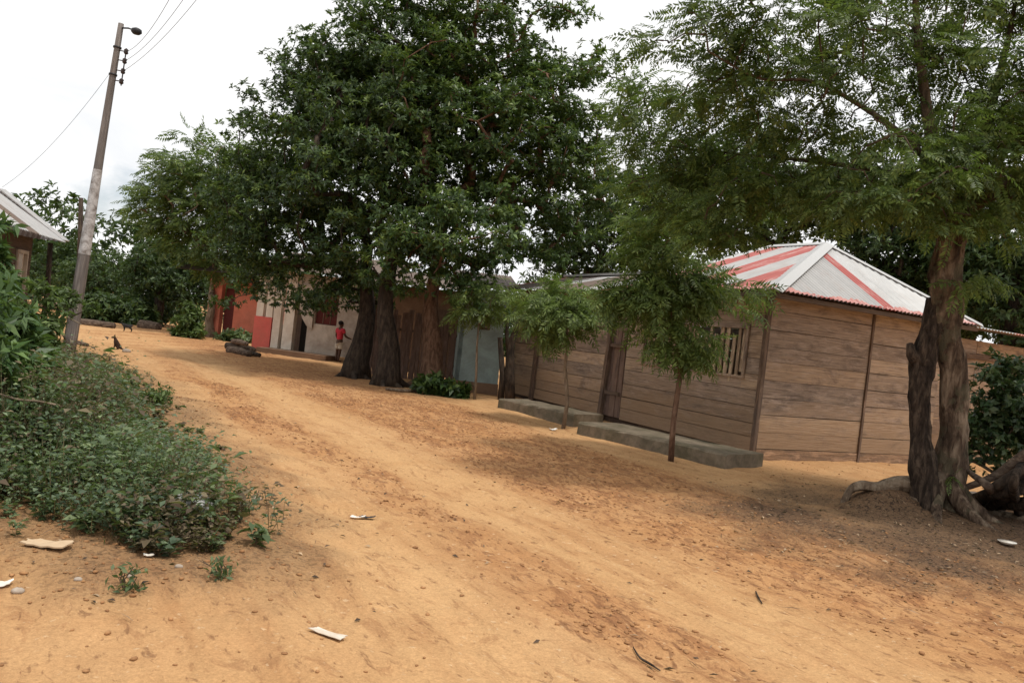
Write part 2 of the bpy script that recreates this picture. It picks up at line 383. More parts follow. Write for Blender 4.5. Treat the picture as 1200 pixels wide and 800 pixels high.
# ------------------------------------------------------------------ mesh builder
class MB:
    def __init__(self):
        self.v = []; self.f = []; self.n = 0; self.mi = []; self.uv = []
    def add(self, verts, faces, mi=0, uv=None):
        verts = np.asarray(verts, float).reshape(-1, 3)
        self.v.append(verts)
        for i, f in enumerate(faces):
            self.f.append([k + self.n for k in f]); self.mi.append(mi)
            self.uv.append(uv[i] if uv is not None else [(0, 0)] * len(f))
        self.n += len(verts)
    def box(self, o, ax, ay, az, mi=0):
        """box from corner o along the three edge vectors"""
        o, ax, ay, az = (np.asarray(k, float) for k in (o, ax, ay, az))
        vs = [o, o + ax, o + ax + ay, o + ay]; vs += [p + az for p in vs]
        lx, ly, lz = (np.linalg.norm(k) for k in (ax, ay, az))
        r = random.random() * 37
        if np.dot(np.cross(ax, ay), az) > 0:
            fs = [(0, 3, 2, 1), (4, 5, 6, 7), (0, 1, 5, 4), (1, 2, 6, 5), (2, 3, 7, 6), (3, 0, 4, 7)]
        else:
            fs = [(0, 1, 2, 3), (7, 6, 5, 4), (4, 5, 1, 0), (5, 6, 2, 1), (6, 7, 3, 2), (7, 4, 0, 3)]
        # uv: u along the longest edge
        L = [lx, ly, lz]; order = sorted(range(3), key=lambda k: -L[k])
        loc = [(0, 0, 0), (lx, 0, 0), (lx, ly, 0), (0, ly, 0), (0, 0, lz), (lx, 0, lz), (lx, ly, lz), (0, ly, lz)]
        uv = [[(loc[k][order[0]] + r, loc[k][order[1]] + loc[k][order[2]] + r * 1.7) for k in f] for f in fs]
        self.add(vs, fs, mi, uv)
    def beam(self, a, b, w, h, mi=0, up=(0, 0, 1)):
        a = np.asarray(a, float); b = np.asarray(b, float)
        d = nrm(b - a); s = np.cross(d, up)
        if np.linalg.norm(s) < .01: s = np.cross(d, (0, 1, 0))
        s = nrm(s); t = np.cross(s, d)
        self.box(a - s * w / 2 - t * h / 2, b - a, s * w, t * h, mi)
    def tube(self, pts, rad, sides=8, mi=0, lump=0.0, cap=True, seed=0):
        pts = np.asarray(pts, float); k = len(pts)
        rad = np.broadcast_to(np.asarray(rad, float), (k,))
        tang = np.gradient(pts, axis=0)
        tang /= np.maximum(1e-9, np.linalg.norm(tang, axis=1))[:, None]
        ref = np.array([0, 0, 1.0]) if abs(tang[0][2]) < .9 else np.array([1.0, 0, 0])
        a = nrm(np.cross(tang[0], ref)); vs = []; uv = []
        ln = 0
        for i in range(k):
            a = a - tang[i] * (a @ tang[i]); a = nrm(a); b = np.cross(tang[i], a)
            if i: ln += np.linalg.norm(pts[i] - pts[i - 1])
            th = np.arange(sides) / sides * 2 * PI
            r = rad[i] * np.ones(sides)
            if lump:
                r = r * (1 + lump * 2 * (fbm(np.cos(th) * 1.3 + seed * 3.1 + 7, np.sin(th) * 1.3 + ln * 2.2 + seed, 3) + .5 * fbm(np.cos(th) * 3.1 + seed, np.sin(th) * 3.1 + ln * 5 + 11, 3)) * 1.5)
            vs.append(pts[i] + np.cos(th)[:, None] * a * r[:, None] + np.sin(th)[:, None] * b * r[:, None])
        vs = np.concatenate(vs)
        fs = []; us = []
        R0 = rad.max()
        for i in range(k - 1):
            for j in range(sides):
                j2 = (j + 1) % sides
                fs.append((i * sides + j, i * sides + j2, (i + 1) * sides + j2, (i + 1) * sides + j))
                us.append([(i * .3, j / sides * 6 * R0), (i * .3, (j + 1) / sides * 6 * R0), ((i + 1) * .3, (j + 1) / sides * 6 * R0), ((i + 1) * .3, j / sides * 6 * R0)])
        if cap:
            fs.append(tuple(range(sides - 1, -1, -1))); us.append([(0, 0)] * sides)
            fs.append(tuple((k - 1) * sides + j for j in range(sides))); us.append([(0, 0)] * sides)
        self.add(vs, fs, mi, us)
    def blob(self, c, r, mi=0, seg=10, rings=7, lump=0.0, seed=0):
        c = np.asarray(c, float); r = np.broadcast_to(np.asarray(r, float), (3,))
        vs = [c + r * [0, 0, -1]]
        for i in range(1, rings):
            p = -PI / 2 + PI * i / rings
            for j in range(seg):
                t = 2 * PI * j / seg
                d = np.array([math.cos(p) * math.cos(t), math.cos(p) * math.sin(t), math.sin(p)])
                k = 1 + (lump * 2.5 * float(fbm(np.array(d[0] * 1.5 + seed * 5.7 + 3), np.array(d[1] * 1.5 + d[2] * 1.1 + seed), 3)) if lump else 0)
                vs.append(c + r * d * k)
        vs.append(c + r * [0, 0, 1])
        fs = [(0, 1 + (j + 1) % seg, 1 + j) for j in range(seg)]
        for i in range(rings - 2):
            for j in range(seg):
                a = 1 + i * seg + j; b = 1 + i * seg + (j + 1) % seg
                fs.append((a, b, b + seg, a + seg))
        top = len(vs) - 1; o = 1 + (rings - 2) * seg
        fs += [(o + j, o + (j + 1) % seg, top) for j in range(seg)]
        self.add(vs, fs, mi)
    def prism(self, poly, d, mi=0):
        """flat outline (list of 3d points) given thickness along d"""
        p = [np.asarray(k, float) for k in poly]; n = len(p); d = np.asarray(d, float)
        fs = [tuple(range(n)), tuple(range(2 * n - 1, n - 1, -1))]
        for i in range(n):
            j = (i + 1) % n
            fs.append((i, i + n, j + n, j))
        self.add(p + [k + d for k in p], fs, mi)
    def build(self, name, mats, parent=None, smooth=False, origin=None):
        me = bpy.data.meshes.new(name)
        V = np.concatenate(self.v)
        if origin is not None: V = V - np.asarray(origin)
        me.from_pydata(V.tolist(), [], self.f)
        for m in (mats if isinstance(mats, (list, tuple)) else [mats]): me.materials.append(m)
        me.polygons.foreach_set('material_index', self.mi)
        if smooth: me.polygons.foreach_set('use_smooth', [True] * len(self.f))
        ul = me.uv_layers.new(name='UVMap')
        flat = np.array([c for f in self.uv for p in f for c in p], np.float32)
        ul.data.foreach_set('uv', flat)
        me.update()
        o = bpy.data.objects.new(name, me); C.objects.link(o)
        if parent is not None:
            o.parent = parent
            if origin is None and parent.parent is None: o.location = -Vector(parent.location)
        elif origin is not None: o.location = Vector(origin)
        return o

def tag(o, label=None, cat=None, group=None, kind=None):
    if label: o['label'] = label
    if cat: o['category'] = cat
    if group: o['group'] = group
    if kind: o['kind'] = kind
    return o

def thing(name, loc, label, cat, group=None):
    o = bpy.data.objects.new(name, None); C.objects.link(o)
    o.location = Vector([float(k) for k in loc]); o.empty_display_size = .2
    return tag(o, label, cat, group)

def quads_mesh(name, V, mats, parent=None, mi=None, origin=None, kind=None):
    """V: (N,4,3) quads"""
    n = len(V)
    me = bpy.data.meshes.new(name)
    W = V.reshape(-1, 3)
    if parent is not None: W = W - np.array(parent.location)
    me.vertices.add(n * 4); me.vertices.foreach_set('co', W.astype(np.float32).ravel())
    me.loops.add(n * 4); me.loops.foreach_set('vertex_index', np.arange(n * 4, dtype=np.int32))
    me.polygons.add(n); me.polygons.foreach_set('loop_start', np.arange(0, n * 4, 4, dtype=np.int32))
    me.polygons.foreach_set('loop_total', np.full(n, 4, np.int32))
    for m in (mats if isinstance(mats, (list, tuple)) else [mats]): me.materials.append(m)
    if mi is not None: me.polygons.foreach_set('material_index', mi.astype(np.int32))
    me.update(calc_edges=True)
    o = bpy.data.objects.new(name, me); C.objects.link(o)
    if parent is not None: o.parent = parent
    return o

def unit(a): return a / np.maximum(1e-9, np.linalg.norm(a, axis=-1, keepdims=True))

def leaf_quads(P, D, Nn, L, W, fold=.25, mid=.45):
    """folded diamond leaves: base P, direction D, normal Nn"""
    D = unit(D); S = unit(np.cross(D, Nn)); Nn = np.cross(S, D)
    L = np.broadcast_to(L, (len(P),))[:, None]; W = np.broadcast_to(W, (len(P),))[:, None]
    m = P + D * L * mid
    q = np.stack([P, m + S * W * .5 + Nn * W * fold, P + D * L - Nn * L * .08, m - S * W * .5 + Nn * W * fold], 1)
    return q

def rand_unit(n):
    return unit(rng.normal(size=(n, 3)))

# ------------------------------------------------------------------ tree generator
def sample_clumps(blobs, n, mind, bias=.42):
    vol = np.array([b[1][0] * b[1][1] * b[1][2] for b in blobs]); vol = vol / vol.sum()
    out = []
    tries = 0
    while len(out) < n and tries < n * 40:
        tries += 1
        b = blobs[rng.choice(len(blobs), p=vol)]
        d = rand_unit(1)[0] * rng.random() ** bias
        p = np.array(b[0]) + d * np.array(b[1])
        if all(np.sum((p - q) ** 2) > mind * mind for q in out): out.append(p)
    return np.array(out)

def grow(path, rads, clumps, r_tip, attach_from, sag=.08, mbk=None, sides=6, lift=.25):
    """branches from the trunk path to every clump centre; returns MB of branch tubes"""
    mb = mbk or MB()
    nodes = [np.array(p, float) for p in path]; par = [i - 1 for i in range(len(path))]
    first = attach_from
    order = np.argsort(np.linalg.norm(clumps - nodes[-1], axis=1))
    chains = []
    for ci in order:
        c = clumps[ci]
        arr = np.array(nodes[first:])
        dv = c - arr; dist = np.linalg.norm(dv, axis=1)
        cost = dist * (1 + .45 * np.clip(-dv[:, 2] / np.maximum(dist, .01), 0, 1))
        k = int(np.argmin(cost)) + first
        a = nodes[k]; d = np.linalg.norm(c - a)
        steps = max(2, int(d / .45))
        chain = [k]
        off = rand_unit(1)[0] * d * .10
        for s in range(1, steps + 1):
            t = s / steps
            p = a + (c - a) * t + off * math.sin(PI * t) + np.array([0, 0, lift * d * .5]) * math.sin(PI * t) * (1 if c[2] > a[2] else .4)
            nodes.append(p); par.append(chain[-1]); chain.append(len(nodes) - 1)
        chains.append(chain)
    cnt = np.zeros(len(nodes))
    for ch in chains:
        i = ch[-1]
        while i >= 0:
            cnt[i] += 1; i = par[i]
    top = rads[-1] * .9
    for ch in chains:
        pts = np.array([nodes[i] for i in ch])
        r = np.minimum(top, r_tip * np.sqrt(np.maximum(1, cnt[ch])))
        r[0] = r[1]; r[-1] *= .5
        mb.tube(pts, r, sides=sides if r[0] > .03 else 4, cap=False)
    return mb

def rosettes(clumps, cr_, per, leaves, L, W, centre, flat=.7, up=.55, droop=.25, jit=.35, young=0):  # young: share of upper rosettes given the painted-light leaf colour
    n = len(clumps)
    cid = np.repeat(np.arange(n), per)
    d = rand_unit(n * per)
    rr = rng.random(n * per) ** .45
    off = d * rr[:, None] * cr_; off[:, 2] *= flat
    P = clumps[cid] + off
    axis = unit(d + unit(P - centre) * .6 + np.array([0, 0, up]) + rng.normal(size=d.shape) * jit)
    lid = np.repeat(np.arange(len(P)), leaves)
    A = axis[lid]
    r = rand_unit(len(lid)); r = unit(r - A * np.sum(r * A, 1, keepdims=True))
    th = np.radians(rng.uniform(30, 100, len(lid)))[:, None]
    D = A * np.cos(th) + r * np.sin(th); D[:, 2] -= droop; D = unit(D)
    base = P[lid] - A * (rng.random(len(lid))[:, None] * L * .5)
    sc = rng.uniform(.5, 1.4, len(lid)) * rng.uniform(.75, 1.2, len(P))[lid]
    q = leaf_quads(base, D, A + rng.normal(size=A.shape) * .25, L * sc, W * sc)
    if not young: return q
    top_ = (d[:, 2] > .05) & (rng.random(len(d)) < young)      # clump tops get the paler set, light from above painted in
    return q, top_[lid].astype(int)

def frond_template(pairs, length, ll, lw, droop, vee=.15):
    P = []; D = []; Nn = []; S = []
    for i in range(pairs):
        t = (i + .6) / pairs
        x = length * t; z = -droop * length * t * t
        tan = np.array([1, 0, -2 * droop * t]); tan /= np.linalg.norm(tan)
        for sgn in (-1, 1):
            P.append([x, 0, z]); D.append(nrm(tan * .55 + np.array([0, sgn * .85, -vee])))
            Nn.append([-tan[2], 0, tan[0]]); S.append(.7 + .5 * math.sin(PI * (.15 + .8 * t)))
    P.append([length, 0, -droop * length]); D.append([.8, 0, -.6]); Nn.append([.6, 0, .8]); S.append(1)
    return np.array(P), np.array(D), np.array(Nn), np.array(S) * ll, np.array(S) * lw

def fronds(pos, heading, tilt, tmpl, scale):
    """pinnate leaves: pos (n,3), heading unit vectors, tilt roll noise"""
    P, D, Nn, L, W = tmpl
    X = unit(heading); Z = np.tile(np.array([0, 0, 1.0]), (len(X), 1)) + rng.normal(size=X.shape) * tilt
    Y = unit(np.cross(Z, X)); Z = np.cross(X, Y)
    R = np.stack([X, Y, Z], 2)                      # columns
    n, m = len(pos), len(P)
    s = np.broadcast_to(scale, (n,))
    PP = np.einsum('nij,mj->nmi', R, P) * s[:, None, None] + pos[:, None, :]
    DD = np.einsum('nij,mj->nmi', R, D); NN = np.einsum('nij,mj->nmi', R, Nn)
    DD = DD + rng.normal(size=DD.shape) * .14
    LL = (s[:, None] * L[None] * rng.uniform(.8, 1.2, (n, m))).ravel(); WW = (s[:, None] * W[None]).ravel()
    return leaf_quads(PP.reshape(-1, 3), DD.reshape(-1, 3), NN.reshape(-1, 3), LL, WW, .15)

def frond_cloud(clumps, cr_, per, tmpl, centre, flat=.55, droop=.25, tilt=.3, smin=.7, smax=1.25):
    n = len(clumps); cid = np.repeat(np.arange(n), per)
    d = rand_unit(n * per); rr = rng.random(n * per) ** .5
    off = d * rr[:, None] * cr_; off[:, 2] *= flat
    P = clumps[cid] + off
    H = d * np.array([1, 1, .35]) + unit((P - centre) * np.array([1, 1, .2])) * .45 + rng.normal(size=d.shape) * .25
    H[:, 2] -= droop
    return fronds(P, H, tilt, tmpl, rng.uniform(smin, smax, len(P)))

def trunk_path(base, top, rb, rt, n=9, wob=.12, flare=1.7, seed=1):
    base = np.array(base, float); top = np.array(top, float)
    r_ = random.Random(seed)
    pts = []; rad = []
    ph = r_.random() * 6
    for i in range(n):
        t = i / (n - 1)
        p = base + (top - base) * t
        p[:2] += wob * np.array([math.sin(t * 5 + ph), math.cos(t * 4.3 + ph * 1.7)]) * math.sin(PI * t)
        pts.append(p); rad.append((rb + (rt - rb) * t) * (1 + (flare - 1) * math.exp(-t * 7)))
    pts[0][2] -= .12
    return pts, rad

def add_roots(mb, base, r, n, ln, seed=1, hmul=1.0):
    r_ = random.Random(seed)
    for i in range(n):
        a = 2 * PI * (i + r_.random() * .5) / n
        L = ln * r_.uniform(.6, 1.2)
        pts = []; rads = []
        for k in range(6):
            t = k / 5
            x = base[0] + math.cos(a + t * .35) * (r * .3 + L * t); y = base[1] + math.sin(a + t * .35) * (r * .3 + L * t)
            z = float(zg(x, y)) + r * 1.5 * hmul * (1 - t) ** 2.2 - .05 * t
            pts.append((x, y, z)); rads.append(r * (.52 - .40 * t))
        mb.tube(pts, rads, 7, 0, .25, seed=seed + i)

def B(u, v, R, Y, ry=None, flat=.85):
    """ellipsoid envelope from a photo circle at distance Y"""
    k = Y / F
    return (at(u, v, Y), (R * k, (ry if ry is not None else R * k), R * k * flat))

def make_tree(name, label, cat, base, top, rb, rt, blobs, n_cl, cl_r, foliage, leafm, barkm, group=None, r_tip=.012,
              attach=None, roots=0, seed=1, wob=.12, flare=1.7, mind=None, bias=.42, sides=14, tn=9, lift=.25, stems=None, keep=None):
    base = snap(base)
    t = thing(name, base, label, cat, group)
    path, rad = trunk_path(base, top, rb, rt, tn, wob, flare, seed)
    mb = MB(); mb.tube(path, rad, sides, 0, .16, seed=seed)
    if roots: add_roots(mb, base, rb * flare * .62, roots, rb * 2.4, seed, .8)
    mb.build('trunk', barkm, t, True)
    cl = sample_clumps(blobs, n_cl, mind or cl_r * .75, bias)
    if keep is not None: cl = cl[[keep(p) for p in cl]]
    gb = grow(path, rad, cl, r_tip, attach if attach is not None else max(1, tn - 3), lift=lift)
    gb.build('branches', barkm, t, True)
    cen = np.average(np.array([b[0] for b in blobs]), axis=0); cen[2] -= .6
    q = foliage(cl, cl_r, cen)
    if isinstance(q, tuple): quads_mesh('crown', q[0], [leafm, M['leaf_lit_top']], t, mi=q[1])
    else: quads_mesh('crown', q, leafm, t)
    return t

# ================================================================== SETTING: ground
def axis(lo, hi, step, far, n_out):
    core = np.arange(lo, hi + 1e-6, step)
    g = np.geomspace(step * 1.5, far, n_out)
    return np.concatenate([(lo - g)[::-1], core, hi + g])
gx = axis(-7.5, 9.0, .045, 400, 60); gy = axis(2.2, 15.5, .045, 400, 60)
X, Y = np.meshgrid(gx, gy)
lane, rough, litter, verge = masks(X, Y)
Z = zg(X, Y)
nx, ny = len(gx), len(gy)
me = bpy.data.meshes.new('ground')
V = np.stack([X, Y, Z], -1).reshape(-1, 3)
idx = np.arange(nx * ny).reshape(ny, nx)
q = np.stack([idx[:-1, :-1], idx[:-1, 1:], idx[1:, 1:], idx[1:, :-1]], -1).reshape(-1, 4)
me.vertices.add(len(V)); me.vertices.foreach_set('co', V.astype(np.float32).ravel())
me.loops.add(q.size); me.loops.foreach_set('vertex_index', q.astype(np.int32).ravel())
me.polygons.add(len(q)); me.polygons.foreach_set('loop_start', np.arange(0, q.size, 4, dtype=np.int32))
me.polygons.foreach_set('loop_total', np.full(len(q), 4, np.int32))
me.polygons.foreach_set('use_smooth', np.ones(len(q), bool))
me.materials.append(M['ground']); me.update(calc_edges=True)
ca = me.color_attributes.new('zones', 'FLOAT_COLOR', 'POINT')
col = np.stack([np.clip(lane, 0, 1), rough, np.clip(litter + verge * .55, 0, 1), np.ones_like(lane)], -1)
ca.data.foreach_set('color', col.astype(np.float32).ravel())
ground = bpy.data.objects.new('ground', me); C.objects.link(ground); ground['kind'] = 'structure'

# clods and pebbles on the road (nobody could count them)
ico = bpy.data.meshes.new('tmp')
import bmesh
bm = bmesh.new(); bmesh.ops.create_icosphere(bm, subdivisions=1, radius=1); bm.verts.ensure_lookup_table()
IV = np.array([v.co[:] for v in bm.verts]); IF = np.array([[v.index for v in f.verts] for f in bm.faces]); bm.free()
bpy.data.meshes.remove(ico)
def pebbles(name, x, y, r, mat, flat=.5, sink=.25):
    n = len(x)
    z = zg(x, y)
    s = np.stack([r * rng.uniform(.7, 1.5, n), r * rng.uniform(.7, 1.2, n), r * flat * rng.uniform(.6, 1.2, n)], 1)
    v = IV[None] * (1 + rng.normal(size=(n, len(IV), 1)) * .16) * s[:, None]
    a = rng.random(n) * 6.28; ca_, sa_ = np.cos(a)[:, None], np.sin(a)[:, None]
    v = np.stack([v[..., 0] * ca_ - v[..., 1] * sa_, v[..., 0] * sa_ + v[..., 1] * ca_, v[..., 2]], -1)
    v += np.stack([x, y, z + r * flat * (1 - sink * 2)], 1)[:, None]
    f = (IF[None] + (np.arange(n) * len(IV))[:, None, None]).reshape(-1, 3)
    m = bpy.data.meshes.new(name)
    m.vertices.add(n * len(IV)); m.vertices.foreach_set('co', v.astype(np.float32).ravel())
    m.loops.add(f.size); m.loops.foreach_set('vertex_index', f.astype(np.int32).ravel())
    m.polygons.add(len(f)); m.polygons.foreach_set('loop_start', np.arange(0, f.size, 3, dtype=np.int32)); m.polygons.foreach_set('loop_total', np.full(len(f), 3, np.int32))
    m.materials.append(mat); m.update(calc_edges=True)
    o = bpy.data.objects.new(name, m); C.objects.link(o); o['kind'] = 'stuff'
    return o
def scatter(n, fn, box):
    x = rng.uniform(box[0], box[1], n); y = box[2] + (box[3] - box[2]) * rng.random(n) ** 1.25
    k = rng.random(n) < fn(x, y)
    return x[k], y[k]
x, y = scatter(60000, lambda x, y: (lambda l, r, t, v: np.clip(.05 + .75 * r ** 1.5 + .4 * v * (polydist(x, y, WEED) < .8), 0, 1) * (1 - .8 * np.clip(l, 0, 1)) * (1 - .9 * t))(*masks(x, y)), (-6, 8, 2.6, 17))
pebbles('soil_clods', x, y, np.minimum(rng.gamma(1.6, .0038, len(x)) + .003, .018), M['clod'])

# dry leaves and twigs on the dirt under the big right tree and along the verge
def litter_fn(x, y):
    l, r, t, v = masks(x, y)
    return np.clip(.85 * t + .018 + .10 * r + .28 * v * (~inside(x, y, WEED)), 0, 1)
x, y = scatter(26000, litter_fn, (-6, 9, 2.6, 15))
n = len(x)
M['litter'] = leaf_mat('dry fallen leaves', (.035, .023, .016), (.12, .075, .048), (.42, .30, .19), .1, .8, .2)
P = np.stack([x, y, zg(x, y) + rng.uniform(.004, .016, n)], 1)
ang = rng.random(n) * 6.28
D = np.stack([np.cos(ang), np.sin(ang), rng.normal(size=n) * .18], 1)
NN = np.array([0, 0, 1.0]) + rng.normal(size=(n, 3)) * .3
isT = rng.random(n) < .3
L = np.where(isT, rng.uniform(.06, .2, n), rng.uniform(.018, .06, n)); W = np.where(isT, .005, L * rng.uniform(.25, .5, n))
o = quads_mesh('leaf_litter', leaf_quads(P, D, NN, L, W), M['litter']); o['kind'] = 'stuff'

# ================================================================== SKY, SUN, CAMERA
SUN_EL, SUN_AZ = math.radians(72), math.radians(128)      # azimuth clockwise from +Y (seen from above)
sd = Vector((math.sin(SUN_AZ) * math.cos(SUN_EL), math.cos(SUN_AZ) * math.cos(SUN_EL), math.sin(SUN_EL)))
sun = bpy.data.lights.new('sun', 'SUN'); sun.energy = 2.6; sun.angle = math.radians(6); sun.color = (1, .95, .87)
so = bpy.data.objects.new('sun', sun); C.objects.link(so); so.rotation_euler = sd.to_track_quat('Z', 'Y').to_euler(); so.location = (0, 0, 30)
w = bpy.data.worlds.new('World'); bpy.context.scene.world = w; w.use_nodes = True
nt = w.node_tree
bg = nt.nodes['Background']
sky = N(nt, 'ShaderNodeTexSky', sky_type='NISHITA'); sky.sun_disc = False; sky.sun_elevation = SUN_EL; sky.sun_rotation = SUN_AZ
sky.dust_density = 2.0
nt.links.new(sky.outputs[0], bg.inputs[0]); bg.inputs[1].default_value = .13
tc = N(nt, 'ShaderNodeTexCoord')
cl_ = noise(nt, mapping(nt, tc.outputs['Generated'], (1, 1, 2.2), (.35, .2, 0)), 2.6, 7, .6, .35)
mr = N(nt, 'ShaderNodeMapRange'); mr.inputs[1].default_value = .27; mr.inputs[2].default_value = .42
nt.links.new(cl_, mr.inputs[0])
b2 = N(nt, 'ShaderNodeBackground'); b2.inputs[1].default_value = 1.10
nt.links.new(ramp(nt, noise(nt, mapping(nt, tc.outputs['Generated'], (1, 1, 2.6), (2.1, .7, 0)), 3.4, 6, .6, .4), [(.28, (.84, .86, .885)), (.5, (1, .995, .99))]), b2.inputs[0])
ms = N(nt, 'ShaderNodeMixShader')
nt.links.new(mr.outputs[0], ms.inputs[0]); nt.links.new(bg.outputs[0], ms.inputs[1]); nt.links.new(b2.outputs[0], ms.inputs[2])
nt.links.new(ms.outputs[0], nt.nodes['World Output'].inputs[0])

cam = bpy.data.cameras.new('camera'); cam.lens = F / 1200 * 36; cam.sensor_width = 36; cam.clip_end = 2000; cam.clip_start = .05
co = bpy.data.objects.new('camera', cam); C.objects.link(co)
right = cr * XV + sr * UPV; up = -sr * XV + cr * UPV
Rm = Matrix((right, up, -FWD)).transposed().to_4x4()
co.matrix_world = Matrix.Translation((0, 0, EYE)) @ Rm
bpy.context.scene.camera = co
vs = bpy.context.scene.view_settings
vs.view_transform = 'Standard'; vs.look = 'None'; vs.exposure = 0.0; vs.gamma = 1
bpy.context.scene.cycles.max_bounces = 6; bpy.context.scene.cycles.transparent_max_bounces = 6
bpy.context.scene.cycles.diffuse_bounces = 4

# ================================================================== building helpers
def board_wall(mb, a, b, z0, z1, bh=.27, th=.025, seed=1, joints=(), dzb=0.0, holes=(), out=None, tiltmax=.0012):
    """horizontal boards between base points a and b; holes: (t0,t1,z0,z1)"""
    r = random.Random(seed)
    a = np.array([a[0], a[1], 0.0]); b = np.array([b[0], b[1], 0.0])
    L = np.linalg.norm(b - a); d = (b - a) / L
    nn = np.array([d[1], -d[0], 0]) if out is None else np.array(out)
    z = z0
    while z < z1 - .04:
        h = min(bh * r.uniform(.86, 1.14), z1 - z)
        if z1 - z - h < .08: h = z1 - z
        segs = sorted([0.0, L] + [j for j in joints])
        for s0, s1 in zip(segs[:-1], segs[1:]):
            spans = [(s0, s1)]
            for (h0, h1, hz0, hz1) in holes:
                if z + h > hz0 + .03 and z < hz1 - .03:
                    ns = []
                    for p, q_ in spans:
                        if h1 <= p or h0 >= q_: ns.append((p, q_)); continue
                        if h0 > p: ns.append((p, h0))
                        if h1 < q_: ns.append((h1, q_))
                        for za, zb in ((z, min(z + h, hz0)), (max(z, hz1), z + h)):      # boards cut to fit under and over the opening
                            if zb - za > .02: mb.box(a + d * max(p, h0) - nn * th / 2 + np.array([0, 0, za]), d * (min(q_, h1) - max(p, h0)), nn * th, np.array([0, 0, zb - za - .006]))
                    spans = ns
            for p, q_ in spans:
                if q_ - p < .05: continue
                ti = r.uniform(-tiltmax, tiltmax) * 1.5; of = r.uniform(-.006, .006)
                o = a + d * (p + .003) + nn * (of - th / 2) + np.array([0, 0, z + r.uniform(0, .004)])
                mb.box(o, d * (q_ - p - .006) + np.array([0, 0, ti * (q_ - p)]), nn * th, np.array([0, 0, h - r.uniform(.004, .015)]))
        z += h

def plank_wall(mb, a, b, z0, z1, bw=.2, th=.025, seed=1, topjit=.15, gap=.012):
    r = random.Random(seed)
    a = np.array([a[0], a[1], 0.0]); b = np.array([b[0], b[1], 0.0])
    L = np.linalg.norm(b - a); d = (b - a) / L; nn = np.array([d[1], -d[0], 0])
    s = 0
    while s < L - .05:
        w_ = min(bw * r.uniform(.7, 1.3), L - s)
        zt = z1 + r.uniform(-topjit, topjit)
        mb.box(a + d * s + nn * r.uniform(-.012, .012) + np.array([0, 0, z0]), d * (w_ - gap) , nn * th, np.array([0, 0, zt - z0]) + d * r.uniform(-.05, .05))
        s += w_

def corrugated(mb, e0, e1, top_fn, colours, pitch=.10, amp=.014, sheet=.82, over=0.0):
    """corrugated face: bottom edge e0-e1, top_fn(t) gives the upper end for each position along the eave"""
    e0 = np.array(e0, float); e1 = np.array(e1, float)
    L = np.linalg.norm(e1 - e0); d = (e1 - e0) / L
    n = max(4, int(L / pitch * 4))
    t0 = np.array(top_fn(.5)); sl = t0 - (e0 + e1) / 2
    nn = nrm(np.cross(d, sl));
    if nn[2] < 0: nn = -nn
    prev = None
    for i in range(n + 1):
        t = i / n
        off = nn * amp * math.sin(2 * PI * t * L / pitch)
        p = e0 + (e1 - e0) * t + off; q_ = np.array(top_fn(t)) + off
        cur = (p, q_, t * L)
        if prev is not None:
            p0, q0, s0 = prev
            k = int((s0 + cur[2]) / 2 / sheet) % len(colours)
            h0 = np.linalg.norm(q0 - p0); h1 = np.linalg.norm(q_ - p)
            if max(h0, h1) > .02:
                mb.add([p0, p, q_, q0], [(0, 1, 2, 3)], colours[k], [[(s0, 0), (cur[2], 0), (cur[2], h1), (s0, h0)]])
        prev = cur

# ================================================================== THE WOODEN HOUSE
HC = at(897, 400, 12.9); HC = np.array([HC[0], 12.9, 0])
HD = nrm([-.49, .872, 0])                    # along the road side, away from the camera
HE = nrm([.875, .484, 0])                    # along the front side, to the right
HLen = 8.0
HL = HC + HD * HLen
HW = 4.5
HR = HC + HE * HW
HZ = 2.62
house = thing('wooden_house', HC, 'low house of weathered brown boards with a red striped tin hip roof', 'house')

def tpos(u, base=HC, d=HD):
    """distance along a wall at which photo column u meets it (at mid height)"""
    lo, hi = 0.0, 14.0
    def uu(s):
        p = base + d * s + np.array([0, 0, 1.0]) - np.array([0, 0, EYE])
        dep = p @ FWD; x = p[0] / dep * F; y = -(p @ UPV) / dep * F
        return 600 + x * cr - y * sr, 400 + x * sr + y * cr
    best = min(np.linspace(lo, hi, 1401), key=lambda s: abs(uu(s)[0] - u))
    return float(best)

s_win0, s_win1 = tpos(868), tpos(752)
s_p1, s_p2, s_door = tpos(712), tpos(630), tpos(732)
mb = MB()
holes = [(s_win0, s_win1, 1.28, 2.05), (s_door, s_p1, .12, 2.0)]
board_wall(mb, HC, HL, .10, HZ, .25, seed=4, joints=(s_p1, s_p2), holes=holes, out=(-HD[1], HD[0], 0))
board_wall(mb, HC, HR, .16, HZ, .27, seed=9, joints=(2.5,), out=(HE[1], -HE[0], 0))
board_wall(mb, HL, HL + HE * HW, .1, HZ, .27, seed=12)
board_wall(mb, HR, HR + HD * HLen, .1, HZ, .27, seed=13)
wall = mb.build('wall', M['boards'], house)
lin = MB()                                    # dark backing added to stop light showing through the board gaps
def block_light(a, d, L, inn, spans):
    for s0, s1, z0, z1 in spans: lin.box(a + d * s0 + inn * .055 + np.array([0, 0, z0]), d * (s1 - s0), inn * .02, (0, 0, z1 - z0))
block_light(HC, HD, HLen, np.array([HD[1], -HD[0], 0]), [(.1, s_win0, .0, HZ - .02), (s_win0, s_win1, 0, 1.2), (s_win0, s_win1, 2.12, HZ - .02), (s_win1, HLen - .1, 0, HZ - .02)])
block_light(HC, HE, HW, -np.array([HE[1], -HE[0], 0]), [(.1, HW - .1, 0, HZ - .02)])
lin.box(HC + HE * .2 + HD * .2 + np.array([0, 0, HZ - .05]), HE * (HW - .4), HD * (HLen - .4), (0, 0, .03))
lin.build('light_blocker', M['boards_dark'], house)
mb = MB()
